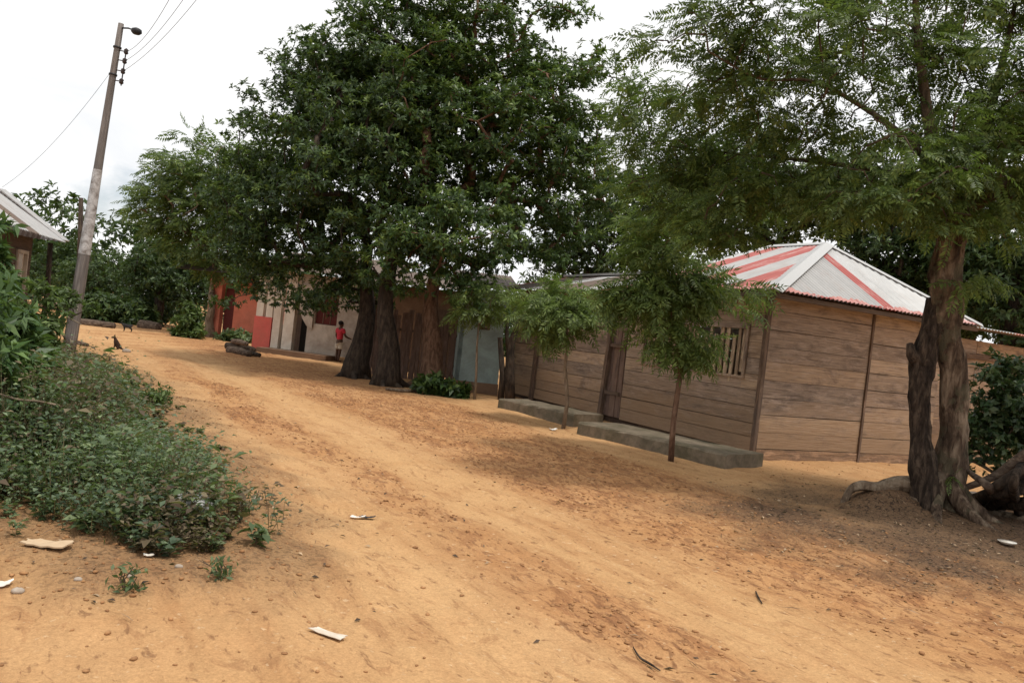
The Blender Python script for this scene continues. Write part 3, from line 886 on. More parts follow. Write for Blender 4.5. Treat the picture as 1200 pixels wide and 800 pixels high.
mb.box(HC + HE * .06 - np.array([0, 0, .12]) + np.array([HE[1], -HE[0], 0]) * -.04, HE * (HW - .06), np.array([HE[1], -HE[0], 0]) * .06, (0, 0, .27))
mb.build('sill_beam', wood_mat('sill beam wood', [(.26, .165, .10), (.3, .19, .12)]), house)
outL = np.array([-HD[1], HD[0], 0]); outF = np.array([HE[1], -HE[0], 0])
def post(name, p, w_, h, parent, mat, lean=0.0, ld=None, z0=-.1):
    m = MB(); d = np.array(ld if ld is not None else HD) * lean
    m.beam(np.array(p) + np.array([0, 0, z0]), np.array(p) + d + np.array([0, 0, h]), w_, w_, up=(outF if ld is None else (0, 1, 0)))
    return m.build(name, mat, parent)
post('post', HC + (outL + outF) * .015, .075, HZ - .01, house, M['post'])
for s_ in (2.5, 4.1): post('post', HC + HE * s_ + outF * .022, .045, HZ - .02, house, M['post'])
post('post', HC + HD * s_p1 + outL * .07, .095, HZ - .1, house, M['post'], -.10)
post('post', HC + HD * s_p2 + outL * .07, .085, HZ - .1, house, M['post'], -.05)
# slatted window
wn = MB(); zt, zb = 2.05, 1.28
for (a_, b_, za, zb_) in ((s_win0 - .06, s_win1 + .06, zt, zt + .07), (s_win0 - .06, s_win1 + .06, zb - .035, zb), (s_win0 - .06, s_win0, zb, zt), (s_win1, s_win1 + .06, zb, zt)):
    wn.box(HC + HD * a_ + outL * .014 + np.array([0, 0, za]), HD * (b_ - a_), outL * .03, (0, 0, zb_ - za))
win = wn.build('window', M['boards'], house)
sl = MB(); s = s_win0 + .02; k = 0
while s < s_win1 - .06:
    wd = .075 * random.uniform(.8, 1.25)
    sl.box(HC + HD * s + outL * -.005 + np.array([0, 0, zb + .003 - random.choice([0, 0, .06, .12, -.06])]), HD * wd, outL * .018, np.array([0, 0, zt - zb]) + HD * random.uniform(-.03, .03))
    s += wd + random.choice([.03, .045, .07, .10]); k += 1
sl.build('slats', M['slats'], win)
# plank door
dm = MB(); plank_wall(dm, HC + HD * s_door + outL * .03, HC + HD * (s_p1 - .04) + outL * .03, .12, 1.96, .16, .03, 5, 0, .008)
door = dm.build('door', M['fence'], house)
for z in (.55, 1.5):
    hb = MB(); hb.box(HC + HD * (s_door + .02) + outL * .063 + np.array([0, 0, z]), HD * (s_p1 - s_door - .1), outL * .02, (0, 0, .07)); hb.build('door_batten', M['boards_dark'], door)
# roof
EO = .5; EZ = HZ + .02
Ec = HC + (outL + outF) * EO; Ec[2] = EZ
s_hip = tpos(738)
El = HC + HD * s_hip + outL * EO; El[2] = EZ
Er = HR + outF * EO + HE * .35; Er[2] = EZ
A = at(968, 286, 15.6); Bp = A + HD * (s_hip - 2.0)
Eb = Er + HD * (s_hip + 1.2)
def two(a, b, c, lim=None):
    a, b, c = map(np.array, (a, b, c))
    return lambda t: a + (b - a) * t
def hipfn(e0, e1, tops):
    """tops: list of (t, point) ridge/hip corner outline above the eave"""
    ts = [t for t, p in tops]; ps = np.array([p for t, p in tops])
    return lambda t: np.array([np.interp(t, ts, ps[:, k]) for k in range(3)])
def tpar(e0, e1, p):
    d = np.array(e1) - np.array(e0)
    return float((np.array(p) - e0) @ d / (d @ d))
roof_mats = [M['silver'], M['redsheet'], M['silver_old'], M['redpale'], M['silver_rust']]
rb = MB()
tA, tB = tpar(Ec, El, A), tpar(Ec, El, Bp)
corrugated(rb, Ec, El, hipfn(Ec, El, [(0, Ec), (tA, A), (tB, Bp), (1, El)]), [2, 1, 2, 1, 2, 1, 3, 2, 1], sheet=.58)
tA2 = tpar(Ec, Er, A)
corrugated(rb, Ec, Er, hipfn(Ec, Er, [(0, Ec), (tA2, A), (1, Er)]), [2, 2, 2, 2, 2, 2, 2, 2, 1, 0, 0, 0, 0, 0, 0, 0, 0], sheet=.33)
corrugated(rb, Er, Eb, hipfn(Er, Eb, [(0, Er), (tpar(Er, Eb, A), A), (tpar(Er, Eb, Bp), Bp), (1, Eb)]), [2, 0])
corrugated(rb, El, Eb, hipfn(El, Eb, [(0, El), (tpar(El, Eb, Bp), Bp), (1, Eb)]), [2, 4])
roof = rb.build('roof', roof_mats, house)
cap = MB()
for a_, b_, wd in ((Ec, A, .30), (Er, A, .26), (A, Bp, .3), (El, Bp, .26)):
    a_ = np.array(a_) + np.array([0, 0, .03]); b_ = np.array(b_) + np.array([0, 0, .03])
    d_ = nrm(b_ - a_); s_ = nrm(np.cross(d_, (0, 0, 1)))
    n_ = 2
    for sg in (-1, 1):
        lo = np.array([0, 0, -.10])
        cap.prism([a_, b_, b_ + sg * s_ * wd / 2 + lo * wd * 2.2, a_ + sg * s_ * wd / 2 + lo * wd * 2.2], (0, 0, .012))
cap.build('ridge_cap', M['silver'], roof)
es = MB()
for a_, b_, o_ in ((Ec, El, outL), (Ec, Er, outF)):
    corrugated(es, a_ + o_ * .012 + np.array([0, 0, .014]), b_ + o_ * .012 + np.array([0, 0, .014]), (lambda a_, b_, o_: lambda t: a_ + (b_ - a_) * t - o_ * (.10 + .05 * math.sin(t * 23) + .04 * math.sin(t * 61)) + np.array([0, 0, .07 + .03 * math.sin(t * 23)]))(a_, b_, o_), [0, 0, 1, 0, 0, 1, 0], sheet=.45)
es.build('painted_edge', [M['redpale'], M['redsheet']], roof)
fs = MB()
for a_, b_ in ((Ec, El), (Ec, Er)):
    d_ = nrm(b_ - a_)
    fs.beam(a_ + d_ * .12 - np.array([0, 0, .07]) + (0.06 * -outL if b_ is El else 0.06 * -outF), b_ - d_ * .05 - np.array([0, 0, .07]) + (0.06 * -outL if b_ is El else 0.06 * -outF), .04, .07)
for k in range(12):      # rafters under the eave
    p = Ec + (El - Ec) * ((k + .5) / 12)
    fs.beam(p - np.array([0, 0, .06]) - outL * .05, p - outL * .62 + np.array([0, 0, .05]), .05, .07)
for k in range(8):
    p = Ec + (Er - Ec) * ((k + .5) / 8)
    fs.beam(p - np.array([0, 0, .06]) - outF * .05, p - outF * .62 + np.array([0, 0, .10]), .05, .07)
fs.build('rafters', M['boards_dark'], house)
# low lean roof over the far end of the house
lm = MB()
La = HC + HD * (s_hip + .05) + outL * .42; Lb = HL + HD * .5 + outL * .42
La[2] = EZ - .04; Lb[2] = EZ - .02
Lat = HC + HD * (s_hip - .35) - outL * 1.5; Lbt = HL + HD * .3 - outL * 1.5; Lat[2] = 3.2; Lbt[2] = 3.12
corrugated(lm, La, Lb, two(Lat, Lbt, 0), [1, 2, 4, 4, 2, 4, 4], sheet=.7)
Lbk = HL + HD * .3 - outL * 4.3; Lak = HC + HD * s_hip - outL * 4.3; Lbk[2] = Lak[2] = 2.5
corrugated(lm, Lak, Lbk, two(Lat, Lbt, 0), [4, 2])
lr = lm.build('roof', roof_mats, house); lr['label'] = 'rusty low tin roof over the far end of the house'
lc = MB(); lc.beam(Lat + np.array([0, 0, .03]), Lbt + np.array([0, 0, .03]), .3, .05); lc.build('ridge_cap', M['silver'], lr)
# extension to the right
ex = thing('wooden_shed', HR + HE * 1.5, 'dark board shed with a flat tin roof behind the mottled tree and the bush', 'shed')
mb = MB()
X0 = HR + HE * .06 + HD * .35; X1 = X0 + HE * 6.0
board_wall(mb, X0, X1, .05, 2.45, .27, seed=21, out=outF, joints=(1.6, 3.2))
board_wall(mb, X1, X1 + HD * 3, .05, 2.45, .27, seed=22)
mb.build('wall', M['boards'], ex)
mb = MB(); mb.beam(X0 + outF * .06 + np.array([0, 0, 2.12]), X1 + outF * .06 + np.array([0, 0, 2.12]), .07, .1); mb.build('beam', M['post'], ex)
mb = MB(); e0 = X0 + outF * .75 - HE * .02; e1 = X1 + outF * .75; e0[2] = e1[2] = 2.62
f0 = X0 + HD * 3; f1 = X1 + HD * 3; f0[2] = f1[2] = 3.0
corrugated(mb, e0, e1, two(f0, f1, 0), [0, 2, 3, 0, 2], sheet=.8); mb.build('roof', roof_mats, ex)

# concrete plinths in front of the house
def plinth(name, label, pts_front, depth, h, seed):
    a, b = np.array(pts_front[0]), np.array(pts_front[1]); L = np.linalg.norm(b - a); d = (b - a) / L
    nn = np.array([-d[1], d[0], 0]);
    if nn @ RN < 0: nn = -nn
    t = thing(name, snap(a), label, 'kerb', 'concrete kerbs along the wooden house')
    m = MB(); n = 18; vs = []; fs = []
    r = random.Random(seed)
    for i in range(n + 1):
        s = i / n; p = a + d * L * s; j = lambda k=.012: r.uniform(-k, k)
        vs += [p + nn * j() + np.array([0, 0, -.15]), p + nn * (j() + .01) + np.array([0, 0, h - .03 + j()]), p + nn * (.035 + j()) + np.array([0, 0, h + j(.008)]),
               p + nn * (depth + j()) + np.array([0, 0, h + j(.008)]), p + nn * depth + np.array([0, 0, -.15])]
    for i in range(n):
        for k in range(4):
            fs.append((i * 5 + k, i * 5 + k + 1, (i + 1) * 5 + k + 1, (i + 1) * 5 + k))
    fs.append((4, 3, 2, 1, 0)); fs.append(tuple(n * 5 + k for k in range(5)))
    m.add(vs, fs); m.build('slab', M['concrete'], t)
    return t
plinth('concrete_kerb', 'longer near kerb of old concrete ending at the front corner of the wooden house', (G(676, 506), G(850, 547)), .95, .18, 3)
plinth('concrete_kerb', 'shorter far kerb of old concrete before the leaning posts', (G(583, 479), G(671, 499)), .8, .22, 4)

# forked dark posts at the far end of the house
fp = thing('forked_post', snap(G(600, 470)), 'thick dark forked post standing between the teal wall and the wooden house', 'post')
mb = MB(); b0 = snap(at(598, 470, 18.3)); Yp = 18.3
mb.tube([b0 - [0, 0, .1], at(597, 440, Yp), at(598, 405, Yp), at(604, 388, Yp), at(605, 376, Yp)], [.13, .12, .10, .075, .06], 9, 0, .2)
mb.tube([at(597, 410, Yp), at(594, 395, Yp), at(595, 370, Yp)], [.08, .045, .04], 7, 0, .2)
mb.tube([b0 + [-.22, 0, -.1], at(589, 440, Yp), at(586, 395, Yp)], [.08, .07, .055], 8, 0, .2)
mb.build('trunk', M['bark_dark'], fp, True)

# ================================================================== TEAL HUT, FENCE BETWEEN TRUNKS
Yt = 19.4
th = thing('teal_hut', at(555, 460, Yt) * [1, 1, 0], 'small teal painted hut with a little window beside the wooden house', 'house')
a = at(532, 450, Yt) * [1, 1, 0]; b = at(583, 450, Yt + .1) * [1, 1, 0]; d = nrm(b - a); L = np.linalg.norm(b - a); bk = np.array([-d[1], d[0], 0])
mb = MB(); w0, w1 = L * .42, L * .68
for s0, s1, z0, z1 in ((0, w0, .28, 2.5), (w1, L, .28, 2.5), (w0, w1, .28, 1.55), (w0, w1, 2.0, 2.5)):
    mb.box(a + d * s0 + [0, 0, z0], d * (s1 - s0), bk * .12, (0, 0, z1 - z0))
mb.box(a + [0, 0, .28], d * .1, bk * 3, (0, 0, 2.2)); mb.box(a + d * (L - .1) + bk * .121 + [0, 0, .28], d * .1, bk * 2.8, (0, 0, 2.2)); mb.box(a + bk * 3 + [0, 0, .0], d * L, bk * .1, (0, 0, 2.5))
mb.build('wall', M['teal'], th)
mb = MB(); mb.box(a - d * .02 - bk * .03 - [0, 0, .12], d * (L + .04), bk * 3, (0, 0, .40)); mb.build('plinth', M['mud'], th)
mb = MB()
for s0, s1, z0, z1 in ((w0, w0 + .05, 1.55, 2.0), (w1 - .05, w1, 1.55, 2.0), (w0 + .05, w1 - .05, 1.95, 2.0), (w0 + .05, w1 - .05, 1.55, 1.6)):
    mb.box(a + d * s0 - bk * .02 + [0, 0, z0], d * (s1 - s0), bk * .08, (0, 0, z1 - z0))
wf = mb.build('window', M['boards_dark'], th)
mb = MB(); mb.box(a + d * (w0 + .15) + bk * .02 + [0, 0, 1.6], d * .14, bk * .03, (0, 0, .35)); mb.build('shutter', M['slats'], wf)
mb = MB(); e0 = a - d * .3 - bk * .4 + [0, 0, 2.52]; e1 = b + d * .3 - bk * .4 + [0, 0, 2.52]
corrugated(mb, e0, e1, two(e0 + bk * 3.6 + [0, 0, .6], e1 + bk * 3.6 + [0, 0, .6], 0), [4]); mb.build('roof', roof_mats, th)

fe = thing('plank_fence', at(480, 450, 22) * [1, 1, 0], 'grey brown fence of uneven upright planks between the big trunks', 'fence')
mb = MB(); plank_wall(mb, at(418, 440, 22.4), at(531, 445, 21.2), -.05, 1.75, .17, .03, 6, .12, .03); mb.build('planks', M['fence'], fe)
mb = MB(); fa, fb = at(418, 440, 22.4) * [1, 1, 0], at(531, 445, 21.2) * [1, 1, 0]
for z in (.5, 1.3): mb.beam(fa + [0, .06, z], fb + [0, .06, z], .05, .07)
mb.build('rails', M['boards_dark'], fe)
mh = thing('brown_house', at(470, 450, 25) * [1, 1, 0], 'shaded brown mud house behind the plank fence', 'house')
mb = MB(); fa, fb = at(415, 440, 25.5) * [1, 1, 0], at(545, 445, 24) * [1, 1, 0]; mb.box(fa - [0, 0, .1], fb - fa, (0.2, 4, 0), (0, 0, 2.7)); mb.build('wall', M['mud'], mh)
mb = MB(); e0 = fa + [-.4, -.6, 2.62]; e1 = fb + [.4, -.6, 2.62]; corrugated(mb, e0, e1, two(e0 + [0, 3, .6], e1 + [0, 3, .6], 0), [4]); mb.build('roof', roof_mats, mh)
mb = MB(); mb.box(fa + (fb - fa) * .62 + [0, -.03, 0], (fb - fa) * .22, (0, .05, 0), (0, 0, 2.0)); mb.build('door', M['boards_dark'], mh)

# ================================================================== WHITE PILLARED BUILDING
wa = G(298, 410); wb = G(432, 428); wd_ = nrm(wb - wa); wL = np.linalg.norm(wb - wa); wk = np.array([-wd_[1], wd_[0], 0])
wh = thing('white_house', wa, 'white house with a pillared porch and a coral red half wall behind the child', 'house')
def wt(u):
    d = ray(u, 400)
    # intersect ray (plan) with front line
    m = np.array([[wd_[0], -d[0]], [wd_[1], -d[1]]]); s, k = np.linalg.solve(m, -wa[:2]); return s
def wbox(m, u0, u1, z0, z1, off=0, th=.18, mi=0):
    s0, s1 = wt(u0), wt(u1); m.box(wa + wd_ * s0 + wk * off + [0, 0, z0], wd_ * (s1 - s0), wk * th, (0, 0, z1 - z0))
for (u0, u1, z0) in ((296.5, 304.5, 1.15), (308, 315.5, 1.15), (317, 325.5, 0), (329.5, 341.5, 0)):
    m = MB(); wbox(m, u0, u1, z0 - .05, 2.75); m.build('pillar', M['white_pillar'], wh)
m = MB(); wbox(m, 295.5, 316, -.1, 1.15, -.02, .24); m.build('half_wall', M['red_low'], wh)
m = MB(); wbox(m, 317.5, 329, -.05, .95, .25, .12); m.build('half_wall', M['mud'], wh)
m = MB()                                    # wall of the house proper, with a door and a window opening
wbox(m, 358, 366, .15, 2.7); wbox(m, 366, 392, .15, 1.12); wbox(m, 366, 392, 2.3, 2.7); wbox(m, 392, 436, .15, 2.7); wbox(m, 343, 358, 2.35, 2.7)
s0 = wt(436); m.box(wa + wd_ * s0, wd_ * .15, wk * 4, (0, 0, 2.7)); m.box(wa + wk * 4, wd_ * s0, wk * .15, (0, 0, 2.7))
m.build('wall', M['white_wall'], wh)
m = MB(); wbox(m, 290, 358, 0, 2.7, 2.0, .15); m.build('porch_wall', M['boards_dark'], wh)
m = MB(); wbox(m, 366.2, 391.8, 1.14, 2.28, .06, .05); wf = m.build('window', M['red_dark'], wh)
m = MB()
for u0 in (374.5, 383): wbox(m, u0, u0 + .8, 1.16, 2.26, .045, .012)
m.build('frame', M['post'], wf)
m = MB(); z = 0
s0, s1 = wt(348.5), wt(365); p0 = wa - wk * .05
poly = [p0 + wd_ * s0 + [0, 0, 2.35], p0 + wd_ * s0 + [0, 0, 1.55], p0 + wd_ * (s0 * .75 + s1 * .25) + [0, 0, 1.25], p0 + wd_ * (s0 * .4 + s1 * .6) + [0, 0, 1.02], p0 + wd_ * s1 + [0, 0, .95], p0 + wd_ * s1 + [0, 0, 2.35]]
m.prism(poly, -wk * .03); m.build('curtain', M['white_wall'], wh)
m = MB(); wbox(m, 344, 357.8, .0, 2.34, .35, .05); m.build('door', M['door_shade'], wh)  # dark sheet painting the shade inside the open doorway
m = MB(); wbox(m, 317, 398, -.12, .16, -.75, .74); m.build('doorstep', M['mud'], wh)
m = MB(); e0 = wa - wd_ * .5 - wk * .7 + [0, 0, 2.75]; e1 = wb + wd_ * .5 - wk * .7 + [0, 0, 2.75]
corrugated(m, e0, e1, two(e0 + wk * 3 + [0, 0, .8], e1 + wk * 3 + [0, 0, .8], 0), [4]); m.build('roof', roof_mats, wh)

# ================================================================== RED HOUSE further left
ra = G(240, 394); rb_ = G(298, 402); rd = nrm(rb_ - ra); rL = np.linalg.norm(rb_ - ra); rk = np.array([-rd[1], rd[0], 0])
rh = thing('red_house', ra, 'terracotta red house with a dark doorway behind the leafy bush', 'house')
m = MB()
for s0, s1, z0, z1 in ((-.3, rL * .14, -.1, 2.5), (rL * .14, rL * .42, 2.2, 2.5), (rL * .42, rL * 1.15, -.1, 2.5)):
    m.box(ra + rd * s0 + rk * .3 + [0, 0, z0], rd * (s1 - s0), rk * .2, (0, 0, z1 - z0))
m.box(ra - rd * .3 + rk * 4, rd * (rL + .7), rk * .2, (0, 0, 2.6)); m.box(ra + rd * rL * 1.15 + rk * .51, rd * .2, rk * 3.5, (0, 0, 2.6))
m.build('wall', M['red_wall'], rh)
m = MB(); m.box(ra + rd * rL * .14 + rk * .55, rd * rL * .28, rk * .05, (0, 0, 2.05)); m.build('door', M['red_dark'], rh)
m = MB(); e0 = ra - rd * 1.6 - rk * .4 + [0, 0, 2.62]; e1 = ra + rd * (rL * 1.2 + .3) - rk * .4 + [0, 0, 2.62]
corrugated(m, e0, e1, two(e0 + rk * 2.6 + [0, 0, .9], e1 + rk * 2.6 + [0, 0, .9], 0), [4]); m.build('roof', roof_mats, rh)

# ================================================================== LEFT HUT
hu = thing('tin_roof_hut', at(30, 330, 20) * [1, 1, 0], 'hut with a grey tin roof and a pale window frame behind the tall weeds', 'house')
E1 = at(77, 284, 20.5); E0 = E1 + np.array([2.15, -7.2, 0]); PK = at(2, 224, 21.0); back = nrm(np.cross([0, 0, 1], E0 - E1)); 
if back[0] > 0: back = -back
Ez = E1[2]
m = MB(); dv = nrm(E0 - E1)
K0 = PK + dv * 9; 
corrugated(m, E1, E0, hipfn(E1, E0, [(0, E1), (tpar(E1, E0, PK), PK), (1, E0 + (PK - E1) * [1, 1, 1])]), [2, 2, 2, 4, 2, 2, 2], pitch=.12, sheet=.8)
E2 = E1 + back * 5.5; corrugated(m, E2, E1, hipfn(E2, E1, [(0, E2), (tpar(E2, E1, PK), PK), (1, E1)]), [2, 4], pitch=.12)
rf = m.build('roof', roof_mats, hu)
m = MB(); a_, b_ = E1 + [0, 0, .04], PK + [0, 0, .05]; m.beam(a_, b_, .22, .03); m.build('ridge_cap', M['silver_old'], rf)
w1 = E1 + dv * .55 + back * .6; w0_ = E0 + back * .6; w1[2] = w0_[2] = 0
m = MB()
lw = np.linalg.norm(w0_ - w1); d_ = nrm(w0_ - w1)
board_wall(m, w1, w0_, 0, Ez - .03, .28, seed=31, holes=((.45, 1.15, 1.25, 2.1),)); board_wall(m, w1 + back * 4, w1, 0, Ez, .28, seed=32)
m.build('wall', M['boards_dark'], hu)
m = MB()
for s0, s1, z0, z1 in ((.37, .45, 1.17, 2.18), (1.15, 1.23, 1.17, 2.18), (.45, 1.15, 2.1, 2.18), (.45, 1.15, 1.17, 1.25), (.77, .83, 1.25, 2.1)):
    m.box(w1 + d_ * s0 - back * .05 + [0, 0, z0], d_ * (s1 - s0), back * .08, (0, 0, z1 - z0))
wf = m.build('window', M['white_wall'], hu)
m = MB(); m.box(w1 + d_ * .45 + back * .03 + [0, 0, 1.25], d_ * .32, back * .02, (0, 0, .85)); m.build('curtain', M['card'], wf)
m = MB(); p = E1 + dv * .35 + back * .25; p[2] = -.1; m.tube([p, p + [0.05, 0, 1.3], p + [0, 0, Ez + .02]], [.07, .065, .06], 8, 0, .15); m.build('post', M['bark_dark'], hu, True)

# ================================================================== UTILITY POLE
pb = snap(G(80, 416)); Yp = pb[1]
po = thing('utility_pole', pb, 'tall leaning wooden utility pole with whitewashed band and lamp arm', 'utility pole')
pt = at(142, 28, Yp)
m = MB(); ps = [pb + (pt - pb) * t for t in np.linspace(-.04, 1, 12)]
m.tube(ps, np.interp(np.linspace(-.04, 1, 12), [0, .3, .557, 1], [.138, .118, .09, .058]), 14, 0, .0); m.build('shaft', M['pole'], po, True)
pd = nrm(pt - pb)
def onp(u, v):      # point on the pole axis nearest a photo pixel row
    t = (416 - v) / (416 - 28.); return pb + (pt - pb) * t
m = MB(); a_, b_ = onp(0, 300), onp(0, 200)
m.tube([a_ + (b_ - a_) * t for t in np.linspace(0, 1, 8)], np.interp(np.linspace(.3, .557, 8), [.3, .557], [.122, .094]) , 14, 0, .0, cap=False); m.build('painted_band', plain_mat('worn whitewash', (.56, .54, .53), .9, .15, 20, (.20, .17, .15), 1.0), po, True)
side = nrm([1, -.15, -.1])
m = MB(); a_ = onp(0, 33); b_ = at(160, 37, Yp - .2); m.tube([a_, (a_ + b_) / 2 + [0, 0, .03], b_], .018, 6); arm = m.build('lamp_arm', M['metal_dark'], po, True)
m = MB(); m.tube([b_ + [0, 0, .07], b_ + [0, 0, .04], b_ - [0, 0, .02], b_ - [0, 0, .06]], [.04, .10, .11, .07], 12); lamp = m.build('lamp', M['metal_dark'], arm, True); 
ins = []
for v in (59, 70, 82, 94):
    c = onp(0, v) + side * (.22); ins.append(c)
    m = MB(); m.tube([c - [0, 0, .055], c - [0, 0, .03], c, c + [0, 0, .03], c + [0, 0, .055]], [.03, .05, .035, .05, .03], 10)
    m.beam(onp(0, v) , c, .02, .02); m.build('insulator', M['porcelain'], po, True)
m = MB(); m.beam(ins[0] + [0, 0, .07], ins[3] - [0, 0, .09], .02, .02); m.build('bracket', M['metal_dark'], po)
for v in (56, 88):
    m = MB(); m.tube([onp(0, v + 1) , onp(0, v - 1)], .085, 12); m.build('collar', M['metal_dark'], po, True)
def wire(label, a, b, sag, r=.006, group=None):
    pts = [np.array(a) + (np.array(b) - np.array(a)) * t - np.array([0, 0, sag * 4 * t * (1 - t)]) for t in np.linspace(0, 1, 25)]
    m = MB(); m.tube(pts, r, 5); o = m.build('power_cable', M['metal_dark']); tag(o, label, 'cable', group); return o
for k, (c, uv) in enumerate(zip(ins[:3], ((176, 0), (187, 0), (199, 0)))):
    q_ = at(*uv, Yp - 2.2); e = c + (q_ - c) * 4.2
    wire('thin dark cable running from the pole top over the road', c, e, .9, .0045, 'parallel overhead cables')
wire('thin service cable dropping from the pole to the tin roof hut', onp(0, 89) - side * .1, PK + [0, 0, .1], .25, .004)
p2b = at(92, 372, 38) * [1, 1, 0]; p2 = thing('utility_pole', p2b, 'thin distant bare pole just behind the whitewashed pole', 'utility pole')
m = MB(); tp = at(95, 232, 38); m.tube([p2b - [0, 0, .2], (p2b + tp) / 2, tp], [.14, .12, .10], 10); m.build('shaft', M['bark_dark'], p2, True)

# ================================================================== TREES
def ros(per, leaves, L, W, **kw): return lambda cl, r, cen: rosettes(cl, r, per, leaves, L, W, cen, **kw)
def fro(per, tmpl, **kw): return lambda cl, r, cen: frond_cloud(cl, r, per, tmpl, cen, **kw)

Y1, Y2, Y3 = 20.2, 18.8, 19.2
G3 = 'big dark shade trees in a row'
make_tree('shade_tree', 'big dense shade tree with a reddish brown trunk nearest the teal hut', 'tree', at(502, 452, Y3), at(516, 285, Y3), .25, .13,
          [B(560, 120, 125, Y3), B(625, 165, 95, Y3), B(660, 115, 75, Y3), B(695, 95, 45, Y3), B(600, 55, 75, Y3), B(630, 18, 50, Y3), B(600, 245, 65, Y3), B(530, 255, 90, Y3 - 1.6, flat=.7), B(560, 290, 70, Y3 - 1.8, flat=.6), B(500, 318, 45, Y3 - 1.3, flat=.5), B(560, 320, 45, Y3 - 1.3, flat=.5), B(600, 300, 36, Y3 - 1, flat=.5), B(470, 318, 45, Y3 - 1.6, flat=.5), B(535, 330, 40, Y3 - 1.8, flat=.5), B(440, 300, 40, Y3 - 1.8, flat=.5), B(520, 60, 70, Y3 + 1), B(690, 175, 50, Y3), B(690, 240, 40, Y3), B(650, 280, 42, Y3), B(715, 130, 35, Y3), B(705, 60, 30, Y3), B(560, -20, 70, Y3), B(640, -15, 45, Y3)],
          330, .60, ros(30, 12, .115, .040, up=.95, flat=.45, young=.6), M['leaf_mango'], M['bark_red'], G3, roots=6, seed=3, flare=1.75, mind=.40, r_tip=.013)
make_tree('shade_tree', 'big dense shade tree with a near black trunk, middle one of the row of three', 'tree', at(452, 452, Y2), at(460, 285, Y2), .26, .13,
          [B(450, 85, 105, Y2 + .8), B(430, 185, 115, Y2), B(480, 45, 75, Y2 + .6), B(415, 45, 40, Y2 + .6), B(500, 170, 100, Y2 + .3), B(470, 280, 75, Y2 - .6, flat=.7), B(440, 20, 35, Y2), B(470, -25, 50, Y2), B(405, 5, 22, Y2)],
          225, .62, ros(30, 12, .115, .040, up=.9, flat=.45, young=.38), M['leaf_mango_dark'], M['bark_dark'], G3, roots=6, seed=8, flare=1.6, mind=.42, r_tip=.013)
make_tree('shade_tree', 'big dense shade tree with a dark trunk leaning over the child in red', 'tree', at(417, 442, Y1), at(432, 285, Y1), .26, .13,
          [B(340, 165, 75, Y1), B(305, 225, 60, Y1), B(370, 250, 85, Y1), B(325, 285, 60, Y1), B(385, 105, 70, Y1), B(345, 95, 30, Y1), B(400, 300, 60, Y1 - .6), B(300, 290, 40, Y1 + 1), B(360, 45, 22, Y1), B(425, 120, 80, Y1 + 1), B(285, 336, 38, Y1 + 3.5, flat=.6), B(345, 345, 38, Y1 + 3, flat=.6), B(395, 348, 36, Y1 + 1.5, flat=.6), B(450, 348, 34, Y1 + 1.5, flat=.5), B(375, 350, 30, Y1 - .5, flat=.5), B(320, 322, 40, Y1 + 2.5, flat=.6), B(420, 338, 36, Y1 + .5, flat=.5), B(270, 270, 34, Y1 + 2), B(285, 185, 30, Y1 + 1), B(262, 215, 22, Y1 + 1), B(300, 130, 22, Y1), B(325, 75, 20, Y1), B(300, 105, 16, Y1)],
          245, .60, ros(30, 12, .115, .040, up=.85, flat=.45, young=.3), M['leaf_mango_dark'], M['bark_dark'], G3, roots=6, seed=15, flare=1.6, mind=.42, r_tip=.013)

# feathery tree further left and the trees behind the road's end
FT = frond_template(9, .55, .17, .055, .35)
make_tree('feathery_tree', 'airy feathery tree with pale forked trunk in front of the red house', 'tree', at(246, 396, 33), at(248, 345, 33), .17, .13,
          [B(225, 205, 50, 33, flat=.7), B(190, 235, 42, 33, flat=.6), B(255, 250, 60, 33), B(175, 255, 30, 33, flat=.5), B(285, 205, 50, 33), B(240, 175, 30, 33, flat=.5), B(215, 265, 40, 33), B(250, 308, 34, 33, flat=.6), B(285, 322, 26, 33, flat=.6), B(165, 245, 22, 33, flat=.5)],
          105, .60, fro(20, FT, tilt=.5, droop=.1), M['leaf_feather'], M['bark_pale'], seed=5, mind=.6, tn=6, attach=2, r_tip=.02)
make_tree('round_tree', 'dark rounded dense tree beyond the end of the road', 'tree', at(183, 384, 38), at(186, 345, 38), .25, .2,
          [B(195, 318, 38, 38), B(215, 335, 34, 38), B(174, 330, 24, 38)], 80, .7, ros(44, 11, .17, .055), M['leaf_mango_dark'], M['bark_dark'], seed=6, mind=.7, tn=6, attach=2, r_tip=.02)
GB = 'trees beyond the end of the road'
for (u, v, R, Yd, lab, bl) in ((108, 300, 36, 40, 'mid green tree right behind the whitewashed pole', [(110, 318, 26), (122, 335, 24), (95, 335, 26), (127, 300, 12)]),
                               (72, 300, 36, 44, 'dark green tree rising behind the corner of the tin roof hut', [(72, 305, 24), (86, 280, 13), (60, 325, 28), (85, 320, 26)]),
                               (145, 320, 30, 46, 'smaller dark tree between the pole and the rounded tree', [(145, 335, 22), (140, 350, 22), (152, 318, 12)])):
    make_tree('tree', lab, 'tree', at(u, 372, Yd) * [1, 1, 0], at(u + 4, 335, Yd), .22, .16, [B(*b[:3], Yd) for b in bl], 58, .75, ros(42, 10, .17, .06), M['leaf_far'], M['bark_dark'], GB, seed=u, mind=.8, tn=6, attach=2, r_tip=.02)
